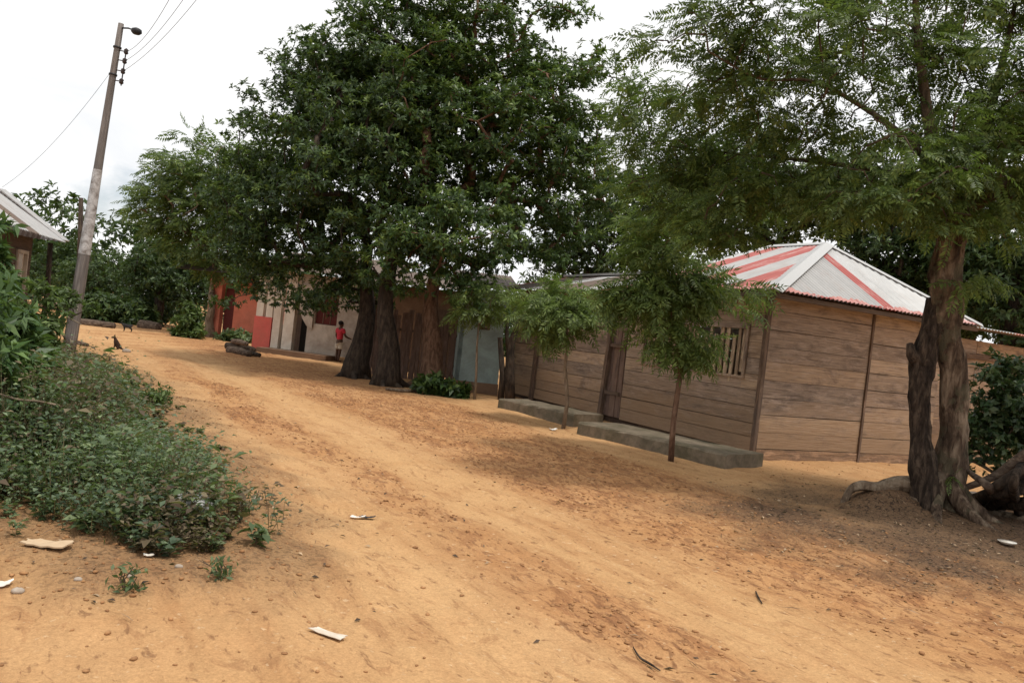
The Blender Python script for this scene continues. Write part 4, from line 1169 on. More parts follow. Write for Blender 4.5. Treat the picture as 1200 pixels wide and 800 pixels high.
for (u, v, R, Yd, lab, bl) in ((745, 395, 0, 27, 'leafy tree behind the rusty end of the house roof', [(745, 285, 50), (715, 250, 40), (770, 230, 50), (690, 290, 35), (800, 260, 40), (690, 315, 30), (655, 300, 32), (722, 322, 28), (640, 325, 22), (670, 265, 30), (700, 215, 30)]),
                               (900, 400, 0, 25, 'pale leafy tree behind the ridge of the striped roof', [(900, 250, 60), (850, 215, 55), (960, 230, 55), (880, 180, 45), (830, 270, 40)]),
                               (1040, 400, 0, 23, 'dark leafy tree behind the right hip of the striped roof', [(1040, 270, 60), (1000, 220, 55), (1090, 250, 60), (1060, 320, 40), (1100, 325, 45), (1130, 360, 36), (1020, 315, 30)]),
                               (1140, 405, 0, 24, 'dark leafy tree filling the gap between the shed roof and the mottled trunk', [(1100, 335, 38), (1150, 355, 42), (1200, 362, 42), (1060, 335, 28), (1130, 320, 40)]),
               (1190, 420, 0, 21, 'dark leafy tree behind the board shed', [(1190, 290, 65), (1140, 310, 45), (1230, 240, 70), (1210, 350, 50), (1160, 240, 50), (1150, 345, 45), (1185, 365, 40), (1225, 385, 45), (1160, 320, 45)])):
    make_tree('tree', lab, 'tree', at(u, v, Yd) * [1, 1, 0], at(u, v - 95, Yd), .2, .15, [B(*b, Yd) for b in bl], 105, .62, ros(28, 11, .16, .055), M['leaf_far' if u != 900 else 'leaf_pale'], M['bark_dark'], 'trees behind the wooden house', seed=u, mind=.55, tn=6, attach=3, r_tip=.016)
# far wood closing the view
n = 460
az = rng.uniform(-1.05, 1.05, n); rad_ = rng.uniform(50, 64, n); hh = rng.random(n) ** .9
cl = np.stack([np.sin(az) * rad_, np.cos(az) * rad_, .3 + hh * (4.0 + 1.3 * np.sin(az * 9) + .8 * np.sin(az * 23))], 1)
o = quads_mesh('far_wood', rosettes(cl, 1.7, 42, 8, .36, .15, np.array([0, 60, 0]), up=.5), M['leaf_far']); tag(o, kind='stuff')

# ---- right-hand tree
RT = frond_template(9, .27, .070, .023, .30)
tb = snap(TREE_R)
def spline(pts, rad, n):
    pts = np.array(pts, float); k = len(pts); out = []; ro = []
    for t in np.linspace(0, k - 1, n):
        i = min(int(t), k - 2); f = t - i
        p0, p1, p2, p3 = pts[max(i - 1, 0)], pts[i], pts[i + 1], pts[min(i + 2, k - 1)]
        out.append(.5 * (2 * p1 + (p2 - p0) * f + (2 * p0 - 5 * p1 + 4 * p2 - p3) * f * f + (3 * p1 - p0 - 3 * p2 + p3) * f ** 3))
        ro.append(np.interp(t, range(k), rad))
    return out, ro
def spl(pts, rad, sides, mi, lump, seed=0):
    p, r = spline(pts, rad, len(pts) * 6); m.tube(p, r, sides + 8, mi, lump, seed=seed)
rt = thing('mottled_tree', tb, 'twin stemmed mottled tree with feathery leaves and exposed roots, beside the board house', 'tree')
YT = tb[1]
m = MB()
main = [at(1106, 612, YT + .12) - [0, 0, .1], at(1108, 570, YT + .12), at(1114, 505, YT + .12), at(1118, 435, YT + .1), at(1109, 385, YT + .05), at(1108, 340, YT), at(1112, 300, YT), at(1116, 268, YT), at(1122, 235, YT)]
mr_ = [.29, .205, .150, .145, .175, .158, .128, .140, .16]
sm, sr_ = spline(main, mr_, 40); m.tube(sm, sr_, 26, 0, .36, seed=4)
add_roots(m, tb + [.1, .1, 0], .24, 7, .75, 12, .9)
m.build('trunk', M['bark_knot'], rt, True)
m = MB()
spl([at(1080, 614, YT - .12) - [0, 0, .1], at(1081, 560, YT - .10), at(1079, 500, YT - .05), at(1079, 440, YT), at(1088, 392, YT + .02), at(1098, 350, YT + .03)], [.18, .125, .10, .105, .12, .09], 14, 0, .5, seed=7)
m.tube([at(1079, 432, YT), at(1069, 415, YT - .02), at(1066, 402, YT - .03)], [.08, .065, .03], 8, 0, .3, seed=9)
m.build('rotten_stem', M['bark_rot'], rt, True)
m = MB()
spl([at(1088, 570, YT), at(1055, 566, YT - .02), at(1030, 571, YT), at(1010, 569, YT + .03), at(996, 575, YT + .02), at(987, 592, YT)], [.10, .085, .062, .075, .05, .035], 10, 0, .42, seed=3)
spl([at(1085, 585, YT - .1), at(1060, 590, YT - .15), at(1040, 600, YT - .2), at(1025, 612, YT - .2)], [.07, .045, .035, .02], 8, 0, .4, seed=5)
m.build('root', M['bark_root'], rt, True)
# limbs and crown
limbs = [[at(1120, 240, YT), at(1098, 190, YT - .1), at(1085, 120, YT - .2), at(1075, 40, YT - .2), at(1070, -60, YT - .3), at(1060, -150, YT - .3)],
         [at(1120, 240, YT), at(1145, 185, YT + .1), at(1165, 110, YT + .3), at(1185, 30, YT + .5), at(1200, -70, YT + .6)],
         [at(1118, 255, YT), at(1180, 215, YT - .5), at(1260, 160, YT - .9), at(1340, 90, YT - 1.2)],
         [at(1110, 225, YT), at(1070, 170, YT - .2), at(1010, 125, YT - .5), at(950, 95, YT - .6), at(890, 92, YT - .8), at(830, 60, YT - 1.0)],
         [at(1112, 235, YT + .1), at(1050, 205, YT + .4), at(960, 190, YT + .8), at(860, 180, YT + 1.0), at(770, 170, YT + 1.2)],
         [at(1130, 235, YT + .1), at(1170, 190, YT + .9), at(1215, 120, YT + 1.8), at(1230, 40, YT + 2.2)]]
lb = MB()
path_nodes = []
for k, l in enumerate(limbs):
    lp, lr_ = spline(l, list(np.linspace((.095, .095, .09, .042, .045, .06)[k], .007, len(l))), 20); lb.tube(lp, lr_, 9, 0, .15, seed=k)
RB = [B(1100, 225, 85, YT - .2), B(1010, 245, 70, YT - .4), B(960, 225, 75, YT + .2), B(880, 225, 75, YT + .6), B(800, 195, 70, YT + 1.1), B(765, 130, 45, YT + 1.1),
      B(775, 60, 45, YT - .6), B(850, 15, 60, YT - 1), B(930, 30, 45, YT - 1), B(1010, 40, 80, YT - .6), B(1100, 70, 75, YT), B(1180, 130, 85, YT + .3), B(1200, 240, 60, YT - .3),
      B(1060, 130, 65, YT + .3), B(990, 170, 55, YT), B(840, 265, 45, YT + .6), B(930, 275, 45, YT + .1), B(1040, -80, 110, YT), B(1180, -60, 110, YT + .5), B(880, -80, 90, YT - .8), B(1290, 120, 110, YT - .5), B(1290, -20, 100, YT), B(1420, 90, 130, YT - .8), B(1410, -60, 130, YT - .3), B(1500, 10, 110, YT - 1), B(870, 130, 45, YT + .4), B(1090, 255, 60, YT - .8, flat=.6),  # farthest right masses are out of view, added to shade the ground
      B(1120, 205, 60, YT - .9, flat=.7), B(1180, 190, 60, YT - .8, flat=.7), B(1060, 190, 50, YT - .9, flat=.7), B(1150, 60, 60, YT - .6), B(880, 75, 55, YT - .7), B(960, 110, 55, YT - .7), B(1010, 130, 50, YT - .6), B(1130, 150, 60, YT - .5), B(820, 60, 45, YT - .9), B(920, 120, 70, YT - .3), B(850, 85, 60, YT - .4), B(800, 105, 45, YT + .3), B(960, 70, 60, YT + .6), B(738, 125, 38, YT + 1.2), B(730, 170, 30, YT + 1.3), B(740, 215, 35, YT + 1.2), B(790, 245, 40, YT + 1.1), B(760, 185, 35, YT + 1.4)]
cl = sample_clumps(RB, 1080, .17, .5)
def in_gap(p):
    """natural openings in the crown"""
    g = [(at(925, 112, YT), .16), (at(1165, 45, YT + .4), .25), (at(985, 100, YT), .12), (at(735, 85, YT + 1), .08), (at(860, 240, YT), .12)]
    uu = p[0] / p[1] * F; vv = -(p[2] - EYE) / p[1] * F + HOR
    pu, pv = 600 + uu * cr - vv * sr, 400 + uu * sr + vv * cr
    if 870 < pu < 1085 and pv > 250: return True
    if pv < 150 and pu < 1210 and random.random() < .25: return True
    return any(math.hypot((p[0] / p[1] - c[0] / c[1]) * YT, ((p[2] - EYE) / p[1] - (c[2] - EYE) / c[1]) * YT) < r for c, r in g)
cl = np.array([p for p in cl if not in_gap(p)])
allpath = [main[-1]]
gb = MB()
# attach clumps to the limbs
nodes = [];
for l in limbs:
    for a_, b_ in zip(l[:-1], l[1:]):
        for t in (0, .5): nodes.append(np.array(a_) * (1 - t) + np.array(b_) * t)
    nodes.append(np.array(l[-1]))
order = np.argsort([min(np.linalg.norm(c - p) for p in nodes) for c in cl])
cnt = []
for ci in order:
    c = cl[ci]; arr = np.array(nodes); d = np.linalg.norm(arr - c, axis=1); k = int(np.argmin(d)); a_ = arr[k]; L = d[k]
    st = max(2, int(L / .18)); off = rand_unit(1)[0] * L * .12
    pts = [a_ + (c - a_) * t + off * math.sin(PI * t) + np.array([0, 0, .16 * L]) * math.sin(PI * t) for t in np.linspace(0, 1, st + 1)]
    lb.tube(pts, np.linspace(min(.03, .008 + .012 * L), .005, len(pts)), 5, 0, cap=False)
    nodes += pts[1:]
lb.build('branches', M['twig'], rt, True)
cen = np.array(at(1020, 150, YT))
quads_mesh('crown', frond_cloud(cl, .26, 15, RT, cen, flat=.45, droop=.12, tilt=.55, smin=.5, smax=1.15), M['leaf_feather'], rt)
# fresh sprig on the trunk
quads_mesh('foliage', np.concatenate([frond_cloud(np.array([at(1130, 335, YT - .15), at(1150, 325, YT - .2)]), .16, 14, RT, cen, flat=.6), frond_cloud(np.array([at(1118, 560, YT - .2)]), .10, 8, RT, cen, flat=.8, smin=.3, smax=.5)]), M['leaf_neem'], rt)

# ---- young trees along the house
NT = frond_template(8, .30, .10, .024, .38)
GY = 'young trees planted along the wooden house'
def young(lab, base, path, rb_, blobs, ncl, clr, per, seed, smin=.7, smax=1.2, flat=.7, leafm='leaf_neem', bark='bark_red'):
    b = snap(base); t = thing('young_tree', b, lab, 'young tree', GY)
    m = MB(); path = [np.array(p) for p in path]; path[0] = b - [0, 0, .06]
    rr = np.linspace(rb_, rb_ * .55, len(path)); m.tube(path, rr, 9, 0, .10, seed=seed); m.build('trunk', M[bark], t, True)
    cl = sample_clumps(blobs, ncl, clr * .65, .5)
    g = grow(path, list(rr), cl, .005, max(1, len(path) - 2), lift=.2); g.build('branches', M[bark], t, True)
    cen = np.average(np.array([k[0] for k in blobs]), axis=0)
    quads_mesh('crown', frond_cloud(cl, clr, per, NT, cen, flat=flat, droop=.15, tilt=.5, smin=smin, smax=smax), M[leafm], t)
    return t
yb = G(787, 538)[1]
young('tallest young tree with a thin reddish stem and wide drooping crown before the slatted window', G(787, 538), [G(787, 538), at(789, 495, yb + .03), at(797, 440, yb - .03), at(795, 400, yb), at(797, 360, yb), at(790, 320, yb)], .046,
      [B(768, 292, 38, yb), B(812, 330, 44, yb), B(742, 345, 28, yb), B(852, 345, 30, yb), B(800, 385, 34, yb), B(768, 258, 24, yb), B(775, 345, 44, yb), B(830, 400, 18, yb), B(722, 352, 15, yb), B(805, 415, 20, yb), B(788, 408, 22, yb), B(765, 385, 18, yb)], 78, .23, 15, 41)
yb = G(660, 501)[1]
young('young tree with a slim pale stem forking low, over the gap between the two kerbs', G(660, 501), [G(660, 501), at(665, 470, yb + .05), at(662, 430, yb), at(665, 405, yb), at(664, 385, yb)], .040,
      [B(655, 355, 34, yb), B(632, 362, 22, yb), B(685, 358, 24, yb), B(655, 382, 28, yb), B(690, 375, 14, yb)], 34, .26, 17, 42, bark='bark_pale')
yb = G(556, 469)[1]
young('smallest young tree with a bare pale stake stem in front of the teal hut', G(556, 469), [G(556, 469), at(558, 440, yb), at(559, 405, yb), at(561, 380, yb)], .034,
      [B(562, 357, 26, yb), B(583, 345, 20, yb), B(543, 360, 18, yb)], 18, .28, 14, 43, bark='bark_pale')

# ---- bushes
def bush(name, lab, base, blobs, ncl, clr, fol, leafm, cat='bush', group=None, stem=.03, seed=1):
    b = snap(base); t = thing(name, b, lab, cat, group)
    cl = sample_clumps(blobs, ncl, clr * .6, .45)
    cl[:, 2] = np.maximum(cl[:, 2], .12)
    m = MB(); st = [b - [0, 0, .05], b + [0.02, 0, .15], b + [0, .03, .3]]
    g = grow(st, [stem, stem, stem * .8], cl, stem * .22, 1, mbk=None, lift=.15); g.tube(st, [stem, stem, stem * .8], 7); g.build('stems', M['twig'], t, True)
    cen = np.average(np.array([k[0] for k in blobs]), axis=0); cen[2] -= .3
    quads_mesh('foliage', fol(cl, clr, cen), M[leafm], t); return t
bush('leafy_bush', 'bright green cone shaped bush at the roadside before the red house', at(222, 400, 30.5), [B(222, 380, 15, 30.5, flat=1.2), B(222, 361, 8, 30.5), B(214, 388, 10, 30.5), B(231, 387, 9, 30.5)], 34, .26, ros(16, 9, .16, .06), 'leaf_pale')
bush('round_bush', 'dark glossy rounded bush at the corner of the board shed', at(1162, 548, 10.6), [B(1165, 470, 42, 10.6), B(1185, 445, 32, 10.6), B(1150, 500, 32, 10.6), B(1200, 500, 50, 10.6), B(1160, 525, 30, 10.6)], 70, .24, ros(14, 11, .085, .042), 'leaf_bush')
bush('low_bush', 'low green plants at the foot of the reddish trunk', at(512, 461, 17.6), [B(505, 452, 14, 17.6), B(525, 456, 12, 17.6), B(540, 458, 8, 17.6)], 18, .22, ros(9, 8, .16, .07), 'leaf_mango')
GR = 'low shrubs before the red house'
bush('low_shrub', 'low pale tipped shrub beside the log pile', at(280, 401, 31.5), [B(280, 396, 13, 31.5, flat=.5), B(268, 398, 9, 31.5, flat=.5)], 14, .35, ros(10, 8, .2, .08), 'leaf_weed', group=GR)
GH = 'dark shrubs at the road end'
for u, v, R, Yd, lab in ((150, 372, 22, 37, 'broad dark shrub behind the goat'), (112, 366, 18, 37, 'dark shrub right of the pole foot at the road end'), (130, 370, 16, 38, 'small dark shrub between two broader ones at the road end'), (178, 362, 18, 40, 'shrub under the rounded tree')):
    bush('dark_shrub', lab, at(u, 381, Yd), [B(u, v - 6, R * .9, Yd), B(u + 10, v, R * .8, Yd), B(u - 10, v, R * .8, Yd)], 30, .55, ros(12, 9, .26, .1), 'leaf_far', group=GH, seed=u)

# ---- tall plants on the left verge
GT = 'tall weeds on the left verge'
BT = frond_template(5, .30, .12, .05, .5)
specs = [(12, 560, 7.0, [(4, 345, 16), (18, 375, 20), (5, 410, 48), (30, 440, 36), (0, 475, 60)], 'leaf_broad', 70, .16, 'tall weed with broad strap leaves at the edge of the verge'),
         (55, 500, 9.0, [(40, 388, 22), (52, 412, 22), (62, 432, 20), (30, 425, 30)], 'leaf_weed', 36, .17, 'straggly weed with drooping pale stems before the pole'),
         (-50, 600, 6.2, [(-50, 370, 50), (-70, 440, 80), (-20, 500, 60)], 'leaf_broad', 60, .22, 'tall leafy weed cut by the edge of view'),
         (95, 450, 12.0, [(66, 458, 14), (105, 462, 14), (125, 464, 13), (88, 460, 10)], 'leaf_pale', 34, .16, 'bright low weed clump at the foot of the pole'),
         (30, 540, 6.4, [(25, 490, 30), (45, 520, 32), (5, 540, 36)], 'leaf_weed', 38, .17, 'mid height weed with small leaves on the near verge'),
         (28, 520, 8.0, [(48, 342, 10), (60, 352, 12), (62, 376, 15), (38, 385, 22), (20, 365, 14)], 'leaf_pale', 26, .13, 'tall pale green weed with thin stems before the hut window'),
         (70, 520, 8.4, [(70, 440, 20), (95, 470, 22), (50, 465, 24)], 'leaf_weed_dry', 26, .16, 'brownish half dry weed in the middle of the verge'),
         (-10, 470, 9.5, [(-6, 262, 10), (-8, 295, 14), (-18, 330, 28), (-2, 350, 14)], 'leaf_broad', 34, .16, 'tallest broad leaved weed reaching the eave of the tin roof hut'),
         (88, 440, 13.0, [(84, 352, 9), (68, 344, 9), (106, 362, 8), (60, 378, 10)], 'leaf_pale', 22, .12, 'sparse pale weed with thin stems crossing the foot of the pole'),
         (150, 470, 11.0, [(150, 462, 22), (175, 472, 20), (130, 470, 24), (120, 455, 16)], 'leaf_pale', 36, .18, 'spreading green weed at the road edge of the verge')]
for k, (u, v, Yd, bl, lm_, ncl, clr, lab) in enumerate(specs):
    Lf = (.135, .04) if lm_ == 'leaf_broad' else (.075, .027)
    bush('tall_weed', lab, at(u, v, Yd), [B(*b, Yd) for b in bl], ncl, clr, ros(11, 8, *Lf, droop=.3, up=.5), lm_, cat='weed', group=GT, stem=.018, seed=k)

# ---- ground cover of the verge: one mass of small weeds
M['leaf_weed2'] = leaf_mat('blue green weed leaves', (.055, .088, .050), (.10, .148, .084), (.18, .235, .135), .3, .5, .6)
def weed_cover(n, box, hscale):
    x = rng.uniform(box[0], box[1], n); y = rng.uniform(box[2], box[3], n)
    k = (inside(x, y, WEED) | ((rng.random(n) < .3 * np.exp(-polydist(x, y, WEED) / .14)) & (polydist(x, y, WEED) < .32))) & (rng.random(n) < np.clip(.05 + polydist(x, y, WEED) * 1.3 + fbm(x * 1.2, y * 1.2, 3) * 2.6, .04, 1))
    x, y = x[k], y[k]; n = len(x)
    e = polydist(x, y, WEED)
    e = np.where(inside(x, y, WEED), e, 0)
    h = hscale * (.13 + .33 * np.clip(e / 1.3, 0, 1)) * rng.uniform(.5, 1.45, n) * np.clip(1 + fbm(x * 1.1, y * 1.1, 3) * 3.0, .35, 2.2)
    z = zg(x, y)
    m_ = 34
    pid = np.repeat(np.arange(n), m_)
    t = rng.random(n * m_) ** .75
    sp = rng.uniform(0, 6.28, n * m_)
    lean = np.stack([np.cos(sp), np.sin(sp)], 1) * (h[pid] * .75 * t)[:, None] * rng.uniform(.3, 1, n * m_)[:, None]
    P = np.stack([x[pid] + lean[:, 0], y[pid] + lean[:, 1], z[pid] + h[pid] * t * 1.02], 1)
    a = rng.uniform(0, 6.28, n * m_)
    D = np.stack([np.cos(a), np.sin(a), rng.uniform(-.25, .7, n * m_)], 1)
    Nn = np.stack([rng.normal(size=n * m_) * .4, rng.normal(size=n * m_) * .4, np.ones(n * m_)], 1)
    L = rng.uniform(.026, .060, n * m_) * rng.choice([.6, .85, 1.0, 1.25, 1.9], n, p=[.2, .25, .25, .2, .1])[pid]
    q = leaf_quads(P, D, Nn, L, L * .5)
    # thin stems
    Sd = np.stack([rng.normal(size=n * 2) * .3, rng.normal(size=n * 2) * .3, np.ones(n * 2)], 1); p2 = np.repeat(np.arange(n), 2)
    qs = leaf_quads(np.stack([x[p2], y[p2], z[p2] - .01], 1), Sd, rand_unit(n * 2), h[p2] * 1.05, .007, 0)
    ng = int(n * .9); p3 = rng.integers(0, n, ng); gl = h[p3] * rng.uniform(.5, 1.25, ng)     # grass blades among the weeds
    GP_ = np.stack([x[p3] + rng.normal(size=ng) * .06, y[p3] + rng.normal(size=ng) * .06, z[p3] - .01], 1)
    qg = leaf_quads(GP_, np.stack([rng.normal(size=ng) * .45, rng.normal(size=ng) * .45, np.ones(ng)], 1), rand_unit(ng), gl, .008, 0, .6)
    kind = np.where(np.repeat(fbm(x * .7 + 3, y * .7, 3) + rng.normal(size=n) * .12 > .07, m_), 2, np.repeat((rng.random(n) < .45).astype(int), m_))
    return np.concatenate([q, qs, qg]), np.concatenate([kind, np.full(n * 2, 2), rng.choice([0, 1, 2], ng, p=[.3, .3, .4])])
q1, k1 = weed_cover(9000, (-8, -1.0, 3.5, 9), 1.0)
q2, k2 = weed_cover(9000, (-16, -2.0, 9, 20), .62)
o = quads_mesh('verge_weeds', np.concatenate([q1, q2]), [M['leaf_weed'], M['leaf_weed2'], M['leaf_weed_dry']], mi=np.concatenate([k1, k2])); o['kind'] = 'stuff'
def sprout(lab, p, h, n, seed):
    b = snap(p); t = thing('small_weed', b, lab, 'weed', 'lone sprouts on bare dirt')
    P = b + np.stack([rng.normal(size=n) * h * .35, rng.normal(size=n) * h * .35, rng.random(n) * h], 1)
    quads_mesh('leaves', leaf_quads(P, rand_unit(n) + [0, 0, .5], rand_unit(n) + [0, 0, 1], rng.uniform(.03, .055, n), .02), M['leaf_weed'], t)
    m = MB()
    for k in range(5): m.tube([b - [0, 0, .02], b + [rng.normal() * h * .2, rng.normal() * h * .2, h * .5], b + [rng.normal() * h * .4, rng.normal() * h * .4, h]], [.004, .003, .002], 4)
    m.build('stems', M['twig'], t)
sprout('small lone sprout on bare dirt below the verge', G(147, 703), .12, 60, 1)
sprout('low weed tuft at the tip of the verge near the pale stone', G(283, 612), .16, 90, 2)
sprout('low tuft below the plastic bag', G(255, 690), .10, 60, 3)
# pale trailing stems over the verge
GV = 'bare trailing stems over the verge'
for k, (lab, pts) in enumerate((('long pale bare stem arching over the verge', [(-5, 460), (20, 468), (45, 470), (65, 474)]), ('short curved stem hanging at the verge edge', [(3, 555), (12, 560), (17, 575), (14, 595)]), ('bare drooping stem crossing before the pole', [(40, 362), (62, 350), (80, 372), (95, 380)]))):
    m = MB(); Yd = (6.0, 5.4, 9.2)[k]; ps = [at(u, v, Yd - .05 * i) for i, (u, v) in enumerate(pts)]
    gpt = ps[0] + np.array([-.25, .15, 0]); gpt[2] = float(zg(gpt[0], gpt[1])) - .03
    m.tube([gpt, gpt * .4 + ps[0] * .6 + [0, 0, .02]] + ps, .008, 6); o = m.build('bare_stem', M['bark_pale'], None, True); tag(o, lab, 'stem', GV)

# ================================================================== FALLEN WOOD at the right
GL = 'dead wood heaped by the bush'
def limb(name, lab, pts, rads, mat, group, seed, cat='log', knots=()):
    m = MB(); pp, rr = spline(pts, rads, len(pts) * 5); m.tube(pp, rr, 13, 0, .14 if cat == 'log' and group == GL else .05, seed=seed)
    for p, q_ in knots: m.tube([p, (np.array(p) + q_) / 2 + [0, 0, .02], q_], [rads[0] * .45, rads[0] * .3, .012], 7, 0, .2, seed=seed + 3)
    o = m.build(name, M[mat], None, True); return tag(o, lab, cat, group)
g0 = lambda u, v, dz=0: snap(G(u, v), dz)
yl = 9.3
limb('fallen_log', 'long fallen trunk slanting up out of view under the bush', [at(1128, 572, yl), at(1165, 558, yl - .1), at(1200, 534, yl - .3), at(1260, 500, yl - .6), at(1330, 470, yl - .9)], [.035, .045, .055, .065, .07], 'log', GL, 2)
limb('fallen_branch', 'dark split branch lying below the slanting trunk', [g0(1128, 588, .03), at(1160, 576, yl), at(1200, 560, yl - .1), at(1260, 550, yl - .1)], [.04, .05, .055, .05], 'bark_rot', GL, 3)
limb('fallen_branch', 'short dark stub standing in the heap by the frame edge', [g0(1196, 602, -.05), at(1188, 570, yl - .6), at(1196, 545, yl - .4)], [.055, .05, .04], 'bark_rot', GL, 4)
limb('fallen_branch', 'crooked grey branch poking from the heap behind the mottled tree', [g0(1178, 592, -.03), at(1160, 572, yl - .3), at(1140, 556, yl - .1), at(1130, 548, yl)], [.06, .05, .035, .02], 'log', GL, 5)
limb('fallen_branch', 'black crossed limb deep in the heap', [g0(1150, 590, -.02), at(1178, 565, yl), at(1215, 552, yl + .1)], [.05, .055, .05], 'bark_rot', GL, 6)
limb('fallen_branch', 'pale half buried branch lying flat before the heap', [g0(1128, 597, .0), g0(1165, 601, .02), g0(1200, 608, .02), g0(1250, 612, .0)], [.03, .05, .05, .04], 'bark_root', GL, 7)
for k, (a_, b_, c_) in enumerate((((1140, 590), (1165, 572), (1205, 545)), ((1155, 594), (1180, 580), (1225, 556)), ((1172, 596), (1186, 566), (1222, 538)), ((1135, 586), (1170, 578), (1230, 570)), ((1205, 604), (1208, 570), (1230, 535)), ((1150, 586), (1190, 590), (1240, 585)))):
    limb('fallen_branch', 'dark dead branch tangled in the heap below the slanting trunk', [g0(*a_, -.03), at(*b_, yl - .25 + .1 * (k % 3)), at(*c_, yl - .35 + .12 * (k % 4))], [.05, .06 + .008 * (k % 3), .05], 'bark_rot' if k % 2 else 'bark_dark', GL, 90 + k)
for k, (u, v) in enumerate(((1165, 588), (1185, 590), (1140, 584))):
    p = g0(u, v, .03); m = MB(); m.blob(p, (.10, .08, .06), 0, 10, 7, .2, k); tag(m.build('stone', M['stone'], None, True), ('pale stone under the slanting trunk', 'pale stone beside the dark stub', 'grey stone close behind the mottled trunk')[k], 'stone', 'stones in the wood heap')

# logs by the porch
GP = 'rough logs stacked by the porch'
for k, (lab, a_, b_, r, dz, mt) in enumerate((('pale ended log lying lowest and nearest the road in the pile', (268, 413), (292, 418), .11, .06, 'log'), ('dark log lying behind the pale ended log', (266, 408), (297, 413), .12, .08, 'bark_dark'), ('thin split log on top of the pile', (272, 409), (288, 413), .08, .26, 'log'), ('thin dark log sticking out toward the porch step', (284, 415), (304, 419), .07, .04, 'bark_rot'))):
    limb('log', lab, [g0(*a_, dz), (g0(*a_, dz) + g0(*b_, dz)) / 2 + [0, 0, .02], g0(*b_, dz)], [r, r * 1.1, r * .8], mt, GP, 60 + k)
GQ = 'low logs at the road end'
for k, (lab, a_, b_, r) in enumerate((('long dark log across the road end beside the pole', (95, 379), (133, 384), .16), ('short thick log behind the goat', (165, 383), (186, 386), .22), ('dark plank lying by the pole foot', (90, 404), (102, 406), .07))):
    limb('log', lab, [g0(*a_, r * .5), (g0(*a_, r * .5) + g0(*b_, r * .5)) / 2, g0(*b_, r * .5)], [r, r, r * .8], 'log', GQ, 70 + k)
limb('stick', 'curved dark stick on the dirt at the bottom of the road', [g0(742, 757, .01), g0(750, 770, .015), g0(762, 777, .012), g0(774, 783, .008)], [.003, .006, .006, .003], 'bark_dark', None, 80, 'stick')
limb('stick', 'straight thin stick lying on the road near the leaf litter', [g0(886, 690, .008), g0(889, 699, .012), g0(893, 706, .008)], [.004, .006, .004], 'bark_dark', None, 81, 'stick')
limb('stick', 'thin stick under the reddish trunk at the road edge', [g0(452, 458, .03), g0(475, 461, .03), g0(492, 460, .03)], [.03, .035, .03], 'bark_root', None, 82, 'stick')

# ================================================================== LITTER
def sheet(name, lab, cat, u, v, w_, d_, mat, ang=0.0, curl=.03, seed=1, group=None, th_=.003):
    b = snap(G(u, v)); r = random.Random(seed); n = 6
    vs = []; fs = []
    for i in range(n + 1):
        for j in range(n + 1):
            x = (i / n - .5) * w_ * (1 - .25 * (j / n) * r.random()); y = (j / n - .5) * d_
            X_ = x * math.cos(ang) - y * math.sin(ang); Y_ = x * math.sin(ang) + y * math.cos(ang)
            zz = float(zg(b[0] + X_, b[1] + Y_)) + .012 + curl * (abs(i / n - .4) ** 1.5 + .5 * r.random() * .4)
            vs.append([b[0] + X_, b[1] + Y_, zz])
    k = len(vs); vs += [[p[0], p[1], p[2] - th_] for p in vs]
    for i in range(n):
        for j in range(n):
            a = i * (n + 1) + j; f = (a, a + n + 1, a + n + 2, a + 1); fs.append(f); fs.append(tuple(k + q_ for q_ in f[::-1]))
    for i in range(n):
        for e in ((i * (n + 1), (i + 1) * (n + 1)), ((i + 1) * (n + 1) + n, i * (n + 1) + n), (i + 1, i), (n * (n + 1) + i, n * (n + 1) + i + 1)):
            fs.append((e[0], e[0] + k, e[1] + k, e[1]))
    m = MB(); m.add(vs, fs); return tag(m.build(name, mat, None, False), lab, cat, group)
sheet('paper_scrap', 'torn white paper scrap on the bare road at the bottom', 'paper', 384, 745, .19, .07, M['paper'], -.4, .012, 2)
sheet('cardboard', 'flat pale cardboard piece lying under the verge weeds', 'cardboard', 55, 656, .28, .11, M['card'], -.25, .05, 3, th_=.008)
sheet('paper_scrap', 'small crumpled white scrap in the dirt at the verge tip', 'paper', 172, 668, .055, .05, M['paper'], .5, .02, 4)
sheet('paper_scrap', 'white scrap left of the sprout at the frame edge', 'paper', 4, 692, .07, .06, M['paper'], .2, .02, 5)
sheet('paper_scrap', 'tiny white scrap on the road before the gap in the kerbs', 'paper', 648, 503, .14, .1, M['paper'], .2, .05, 6)
t = thing('wrapper', snap(G(426, 602)), 'black and white wrapper flattened on the middle of the road', 'wrapper')
o = sheet('foil', None, None, 420, 602, .12, .05, M['paper'], -.1, .03, 7); o.parent = t; o.location = -t.location
o = sheet('label_strip', None, None, 431, 603, .13, .05, M['black'], -.25, .03, 8); o.parent = t; o.location = -t.location
m = MB(); c = snap(G(1180, 636), .012)
m.tube([c, c + [0, 0, .006], c + [0, 0, .02], c + [0, 0, .024]], [.055, .06, .085, .088], 22); tag(m.build('plate', M['paper'], None, True), 'white plastic plate on the leaf litter right of the mottled tree', 'plate')
m = MB(); c = snap(G(222, 628), .12); m.blob(c + [0.02, -.08, .03], (.15, .11, .09), 0, 22, 14, .35, 4); tag(m.build('plastic_bag', M['plastic'], None, True), 'crumpled greyish plastic bag caught in the verge weeds', 'plastic bag')
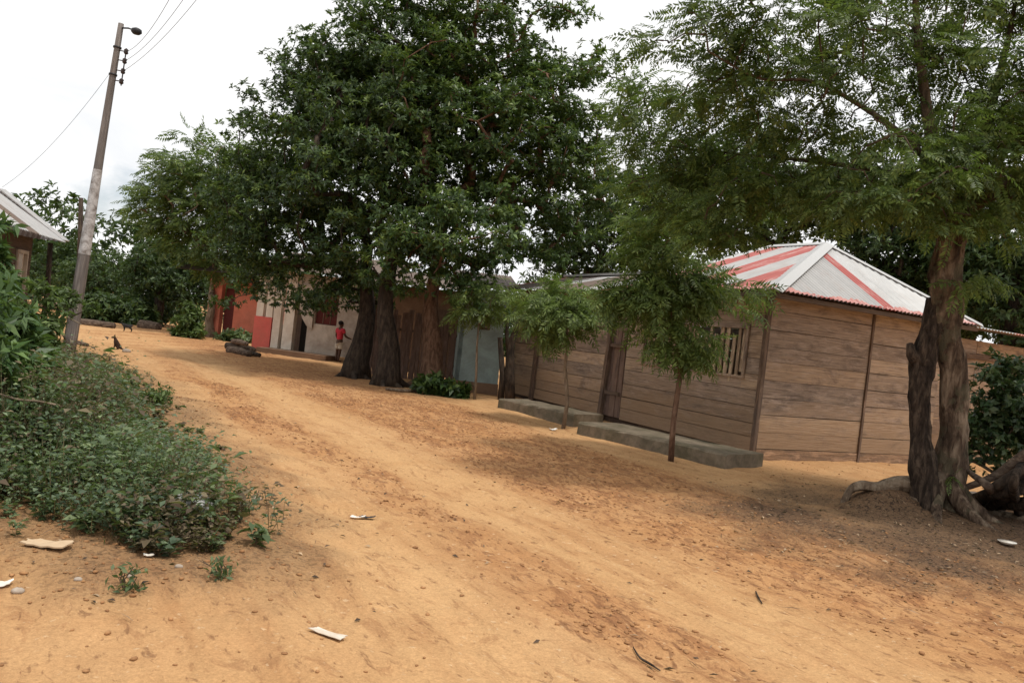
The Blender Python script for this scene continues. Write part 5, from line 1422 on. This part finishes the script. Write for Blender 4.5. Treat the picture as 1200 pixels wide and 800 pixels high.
for k, (u, v, r, lab) in enumerate(((152, 692, .018, 'small pale stone above the lone sprout'), (90, 694, .018, 'pale pebble left of the lone sprout'), (300, 592, .03, 'flat pale stone at the tip of the verge'), (208, 680, .018, 'small pale stone under the bag'), (20, 700, .025, 'pale stone near the frame edge'), (682, 506, .06, 'small stone at the end of the near kerb'), (148, 412, .10, 'white stone lying right of the sitting dog'), (195, 660, .03, 'reddish stone at the shrubby verge front'))):
    p = snap(G(u, v), r * .25); m = MB(); m.blob(p, (r * 1.25, r, r * .65), 0, 10, 7, .25, k + 20); tag(m.build('stone', M['stone'], None, True), lab, 'stone', 'loose stones on the dirt')

# ================================================================== CHILD AND ANIMALS (skinned skeletons)
def skin_obj(name, verts, edges, radii, mat, parent, sub=2, root=0):
    me_ = bpy.data.meshes.new(name)
    vs_ = [Vector([float(k) for k in v]) - (parent.location if parent.parent is None else Vector((0, 0, 0))) for v in verts]
    me_.from_pydata(vs_, edges, []); me_.materials.append(mat)
    o = bpy.data.objects.new(name, me_); C.objects.link(o); o.parent = parent
    o.modifiers.new('skin', 'SKIN')
    if not me_.skin_vertices: me_.attributes
    layer = me_.skin_vertices[0] if me_.skin_vertices else None
    if layer is None:
        bpy.context.view_layer.objects.active = o
        bpy.ops.mesh.customdata_skin_add(); layer = me_.skin_vertices[0]
    for i, r in enumerate(radii):
        rr = (r, r) if not isinstance(r, tuple) else r
        layer.data[i].radius = rr; layer.data[i].use_root = (i == root)
    o.modifiers['skin'].use_smooth_shade = True
    s_ = o.modifiers.new('sub', 'SUBSURF'); s_.levels = sub; s_.render_levels = sub
    return o

cb = snap(G(395, 424)); H = 1.30
child = thing('person', cb, 'child in a red shirt and pale shorts standing beside the dark leaning trunk', 'person')
f_ = nrm([.55, .83, 0]); l_ = np.array([-f_[1], f_[0], 0]); u_ = np.array([0, 0, 1.0])
def cp(x, y, z): return cb + (l_ * x + f_ * y + u_ * z) * H
V_ = []; E_ = []; R_ = []
def addv(p, r, parent=None):
    V_.append(p); R_.append(r if not isinstance(r, tuple) else tuple(k for k in r))
    if parent is not None: E_.append((parent, len(V_) - 1))
    return len(V_) - 1
S_ = H
pel = addv(cp(0, 0, .50), (.085 * S_, .065 * S_))
wai = addv(cp(0, .005, .60), (.075 * S_, .055 * S_), pel); che = addv(cp(0, 0, .71), (.088 * S_, .06 * S_), wai); sh = addv(cp(0, -.005, .79), (.07 * S_, .05 * S_), che)
nk = addv(cp(0, 0, .845), .030 * S_, sh); hd0 = addv(cp(0, .012, .885), .052 * S_, nk); hd1 = addv(cp(0, .010, .94), .062 * S_, hd0); hd2 = addv(cp(0, .005, .975), .045 * S_, hd1)
hands = []
for sg in (-1, 1):
    a1 = addv(cp(.10 * sg, 0, .785), .036 * S_, sh)
    if sg > 0: e1 = addv(cp(.150, .02, .635), .027 * S_, a1); w1_ = addv(cp(.150, .10, .52), .019 * S_, e1); hn = addv(cp(.148, .125, .48), (.022 * S_, .012 * S_), w1_); fd = cp(.146, .15, .445) - cp(.148, .125, .48)
    else: e1 = addv(cp(-.155, .03, .64), .027 * S_, a1); w1_ = addv(cp(-.165, .14, .60), .019 * S_, e1); hn = addv(cp(-.165, .18, .595), (.022 * S_, .012 * S_), w1_); fd = cp(-.165, .22, .585) - cp(-.165, .18, .595)
    hands.append((hn, fd, sg))
    k1_ = addv(cp(.050 * sg, .0, .44), .056 * S_, pel); kn = addv(cp(.060 * sg, .015 * sg + .01, .27), .038 * S_, k1_); an = addv(cp(.060 * sg, .02 * sg - .01, .05), .024 * S_, kn)
    he = addv(cp(.062 * sg, .02 * sg + .02, .022), .022 * S_, an); addv(cp(.068 * sg, .02 * sg + .085, .014), .016 * S_, he)
for hn, fd, sg in hands:
    fl = np.linalg.norm(fd); fdn = fd / fl; sp_ = l_
    for k, (o_, ln) in enumerate(((-.018, .85), (-.006, 1.0), (.006, .95), (.018, .75))):
        a_ = addv(V_[hn] + fdn * .018 * S_ + sp_ * o_ * S_, .0062 * S_, hn); b_ = addv(V_[a_] + fdn * fl * ln * .55 + u_ * -.004, .0056 * S_, a_); addv(V_[b_] + fdn * fl * ln * .45 - u_ * .010, .0045 * S_, b_)
    a_ = addv(V_[hn] - fdn * .004 + sp_ * -sg * .026 * S_, .0065 * S_, hn); addv(V_[a_] + fdn * .03 - sp_ * sg * .008, .0055 * S_, a_)
body = skin_obj('body', V_, E_, R_, M['skin'], child)
for sg in (-1, 1): m = MB(); m.blob(cp(.024 * sg, .066, .930), .008 * S_, 0, 8, 6); m.build('eye', M['eye'], child, True)
m = MB(); m.blob(cp(0, .074, .905), (.011 * S_, .012 * S_, .016 * S_), 0, 8, 6); m.build('nose', M['skin'], child, True); m = MB(); m.blob(cp(0, .066, .880), (.020 * S_, .008 * S_, .006 * S_), 0, 8, 6)
m.build('mouth', M['skin'], child, True)
for sg in (-1, 1): m = MB(); m.blob(cp(.062 * sg, .004, .918), (.010 * S_, .012 * S_, .022 * S_), 0, 8, 6); m.build('ear', M['skin'], child, True)
m = MB(); m.blob(cp(0, -.012, .952), (.066 * S_, .068 * S_, .056 * S_), 0, 16, 10, .04, 2); m.build('hair', M['hair'], child, True)
V_ = []; E_ = []; R_ = []
a0 = addv(cp(0, 0, .52), (.098 * S_, .076 * S_)); a1 = addv(cp(0, .003, .61), (.092 * S_, .07 * S_), a0); a2 = addv(cp(0, 0, .71), (.098 * S_, .072 * S_), a1); a3 = addv(cp(0, -.003, .795), (.082 * S_, .058 * S_), a2); addv(cp(0, 0, .825), .042 * S_, a3)
for sg in (-1, 1): s1 = addv(cp(.105 * sg, 0, .785), .048 * S_, a3); addv(cp(.135 * sg, .01, .70), .042 * S_, s1)
skin_obj('shirt', V_, E_, R_, M['shirt'], child)
V_ = []; E_ = []; R_ = []
a0 = addv(cp(0, 0, .515), (.094 * S_, .074 * S_)); 
for sg in (-1, 1): s1 = addv(cp(.052 * sg, 0, .43), .066 * S_, a0); addv(cp(.060 * sg, .008, .30), .060 * S_, s1)
skin_obj('shorts', V_, E_, R_, M['shorts'], child)

def animal(name, lab, cat, base, head, sc, mat, sit, eye=True):
    b = snap(base); t = thing(name, b, lab, cat)
    f = nrm(head); l = np.array([-f[1], f[0], 0]); u = np.array([0, 0, 1.0])
    P = lambda x, y, z: b + (f * x + l * y + u * z) * sc
    global V_, E_, R_
    V_ = []; E_ = []; R_ = []
    r = lambda k: k * sc
    if sit:
        hip = addv(P(-.10, 0, .13), r(.105)); mid = addv(P(-.02, 0, .25), r(.095), hip); che = addv(P(.06, 0, .36), r(.10), mid); nk = addv(P(.09, 0, .47), r(.06), che); hd = addv(P(.13, 0, .54), r(.068), nk); mz = addv(P(.21, 0, .515), r(.042), hd); addv(P(.26, 0, .505), r(.028), mz)
        tl = addv(P(-.22, .02, .05), r(.03), hip); addv(P(-.36, .07, .03), r(.018), tl)
        for sg in (-1, 1):
            s1 = addv(P(.09, .06 * sg, .30), r(.045), che); e1 = addv(P(.08, .07 * sg, .17), r(.030), s1); w = addv(P(.11, .07 * sg, .04), r(.024), e1); addv(P(.15, .07 * sg, .022), r(.024), w)
            k1 = addv(P(.03, .10 * sg, .15), r(.052), hip); h1 = addv(P(-.09, .11 * sg, .045), r(.028), k1); addv(P(.02, .11 * sg, .022), r(.024), h1)
        hp = (.13, .54)
    else:
        hip = addv(P(-.24, 0, .40), r(.10)); mid = addv(P(-.02, 0, .37), r(.125), hip); che = addv(P(.18, 0, .40), r(.115), mid); nk = addv(P(.30, 0, .47), r(.065), che); hd = addv(P(.38, 0, .53), r(.062), nk); mz = addv(P(.47, 0, .49), r(.042), hd); addv(P(.51, 0, .475), r(.03), mz)
        tl = addv(P(-.34, 0, .45), r(.022), hip); addv(P(-.39, 0, .40), r(.012), tl)
        for sg in (-1, 1):
            s1 = addv(P(.18, .06 * sg, .30), r(.052), che); e1 = addv(P(.16, .065 * sg, .17), r(.030), s1); w = addv(P(.17, .065 * sg, .03), r(.020), e1); addv(P(.19, .065 * sg, .018), r(.02), w)
            k1 = addv(P(-.18, .075 * sg, .28), r(.060), hip); h1 = addv(P(-.29, .075 * sg, .155), r(.028), k1); w = addv(P(-.27, .075 * sg, .03), r(.02), h1); addv(P(-.25, .075 * sg, .018), r(.02), w)
        hp = (.38, .53)
    skin_obj('body', V_, E_, R_, mat, t)
    for sg in (-1, 1):
        m = MB()
        if sit: m.prism([P(hp[0] - .03, .03 * sg, hp[1] + .04), P(hp[0] + .01, .06 * sg, hp[1] + .035), P(hp[0] - .015, .06 * sg, hp[1] + .115)], f * .012 * sc)
        else: m.blob(P(hp[0] - .03, .085 * sg, hp[1] + .01), (r(.022), r(.05), r(.022)), 0, 8, 6)
        m.build('ear', mat, t)
    for sg in (-1, 1): m = MB(); m.blob(P(hp[0] + .05, .042 * sg, hp[1] + .022), r(.011), 0, 8, 6); m.build('eye', M['eye'], t, True)
    if not sit:
        for sg in (-1, 1): m = MB(); m.tube([P(hp[0] - .01, .025 * sg, hp[1] + .05), P(hp[0] - .05, .035 * sg, hp[1] + .12), P(hp[0] - .10, .045 * sg, hp[1] + .14)], [r(.014), r(.010), r(.004)], 6); m.build('horn', M['bark_dark'], t, True)
    return t
animal('dog', 'small dark dog sitting on the road beyond the pole', 'dog', G(136.5, 408.5), (-.85, -.35, 0), .58, M['fur_dark'], True)
animal('goat', 'small black goat standing at the end of the road', 'goat', G(148.5, 388.5), (-.92, -.2, 0), .56, M['fur_black'], False)
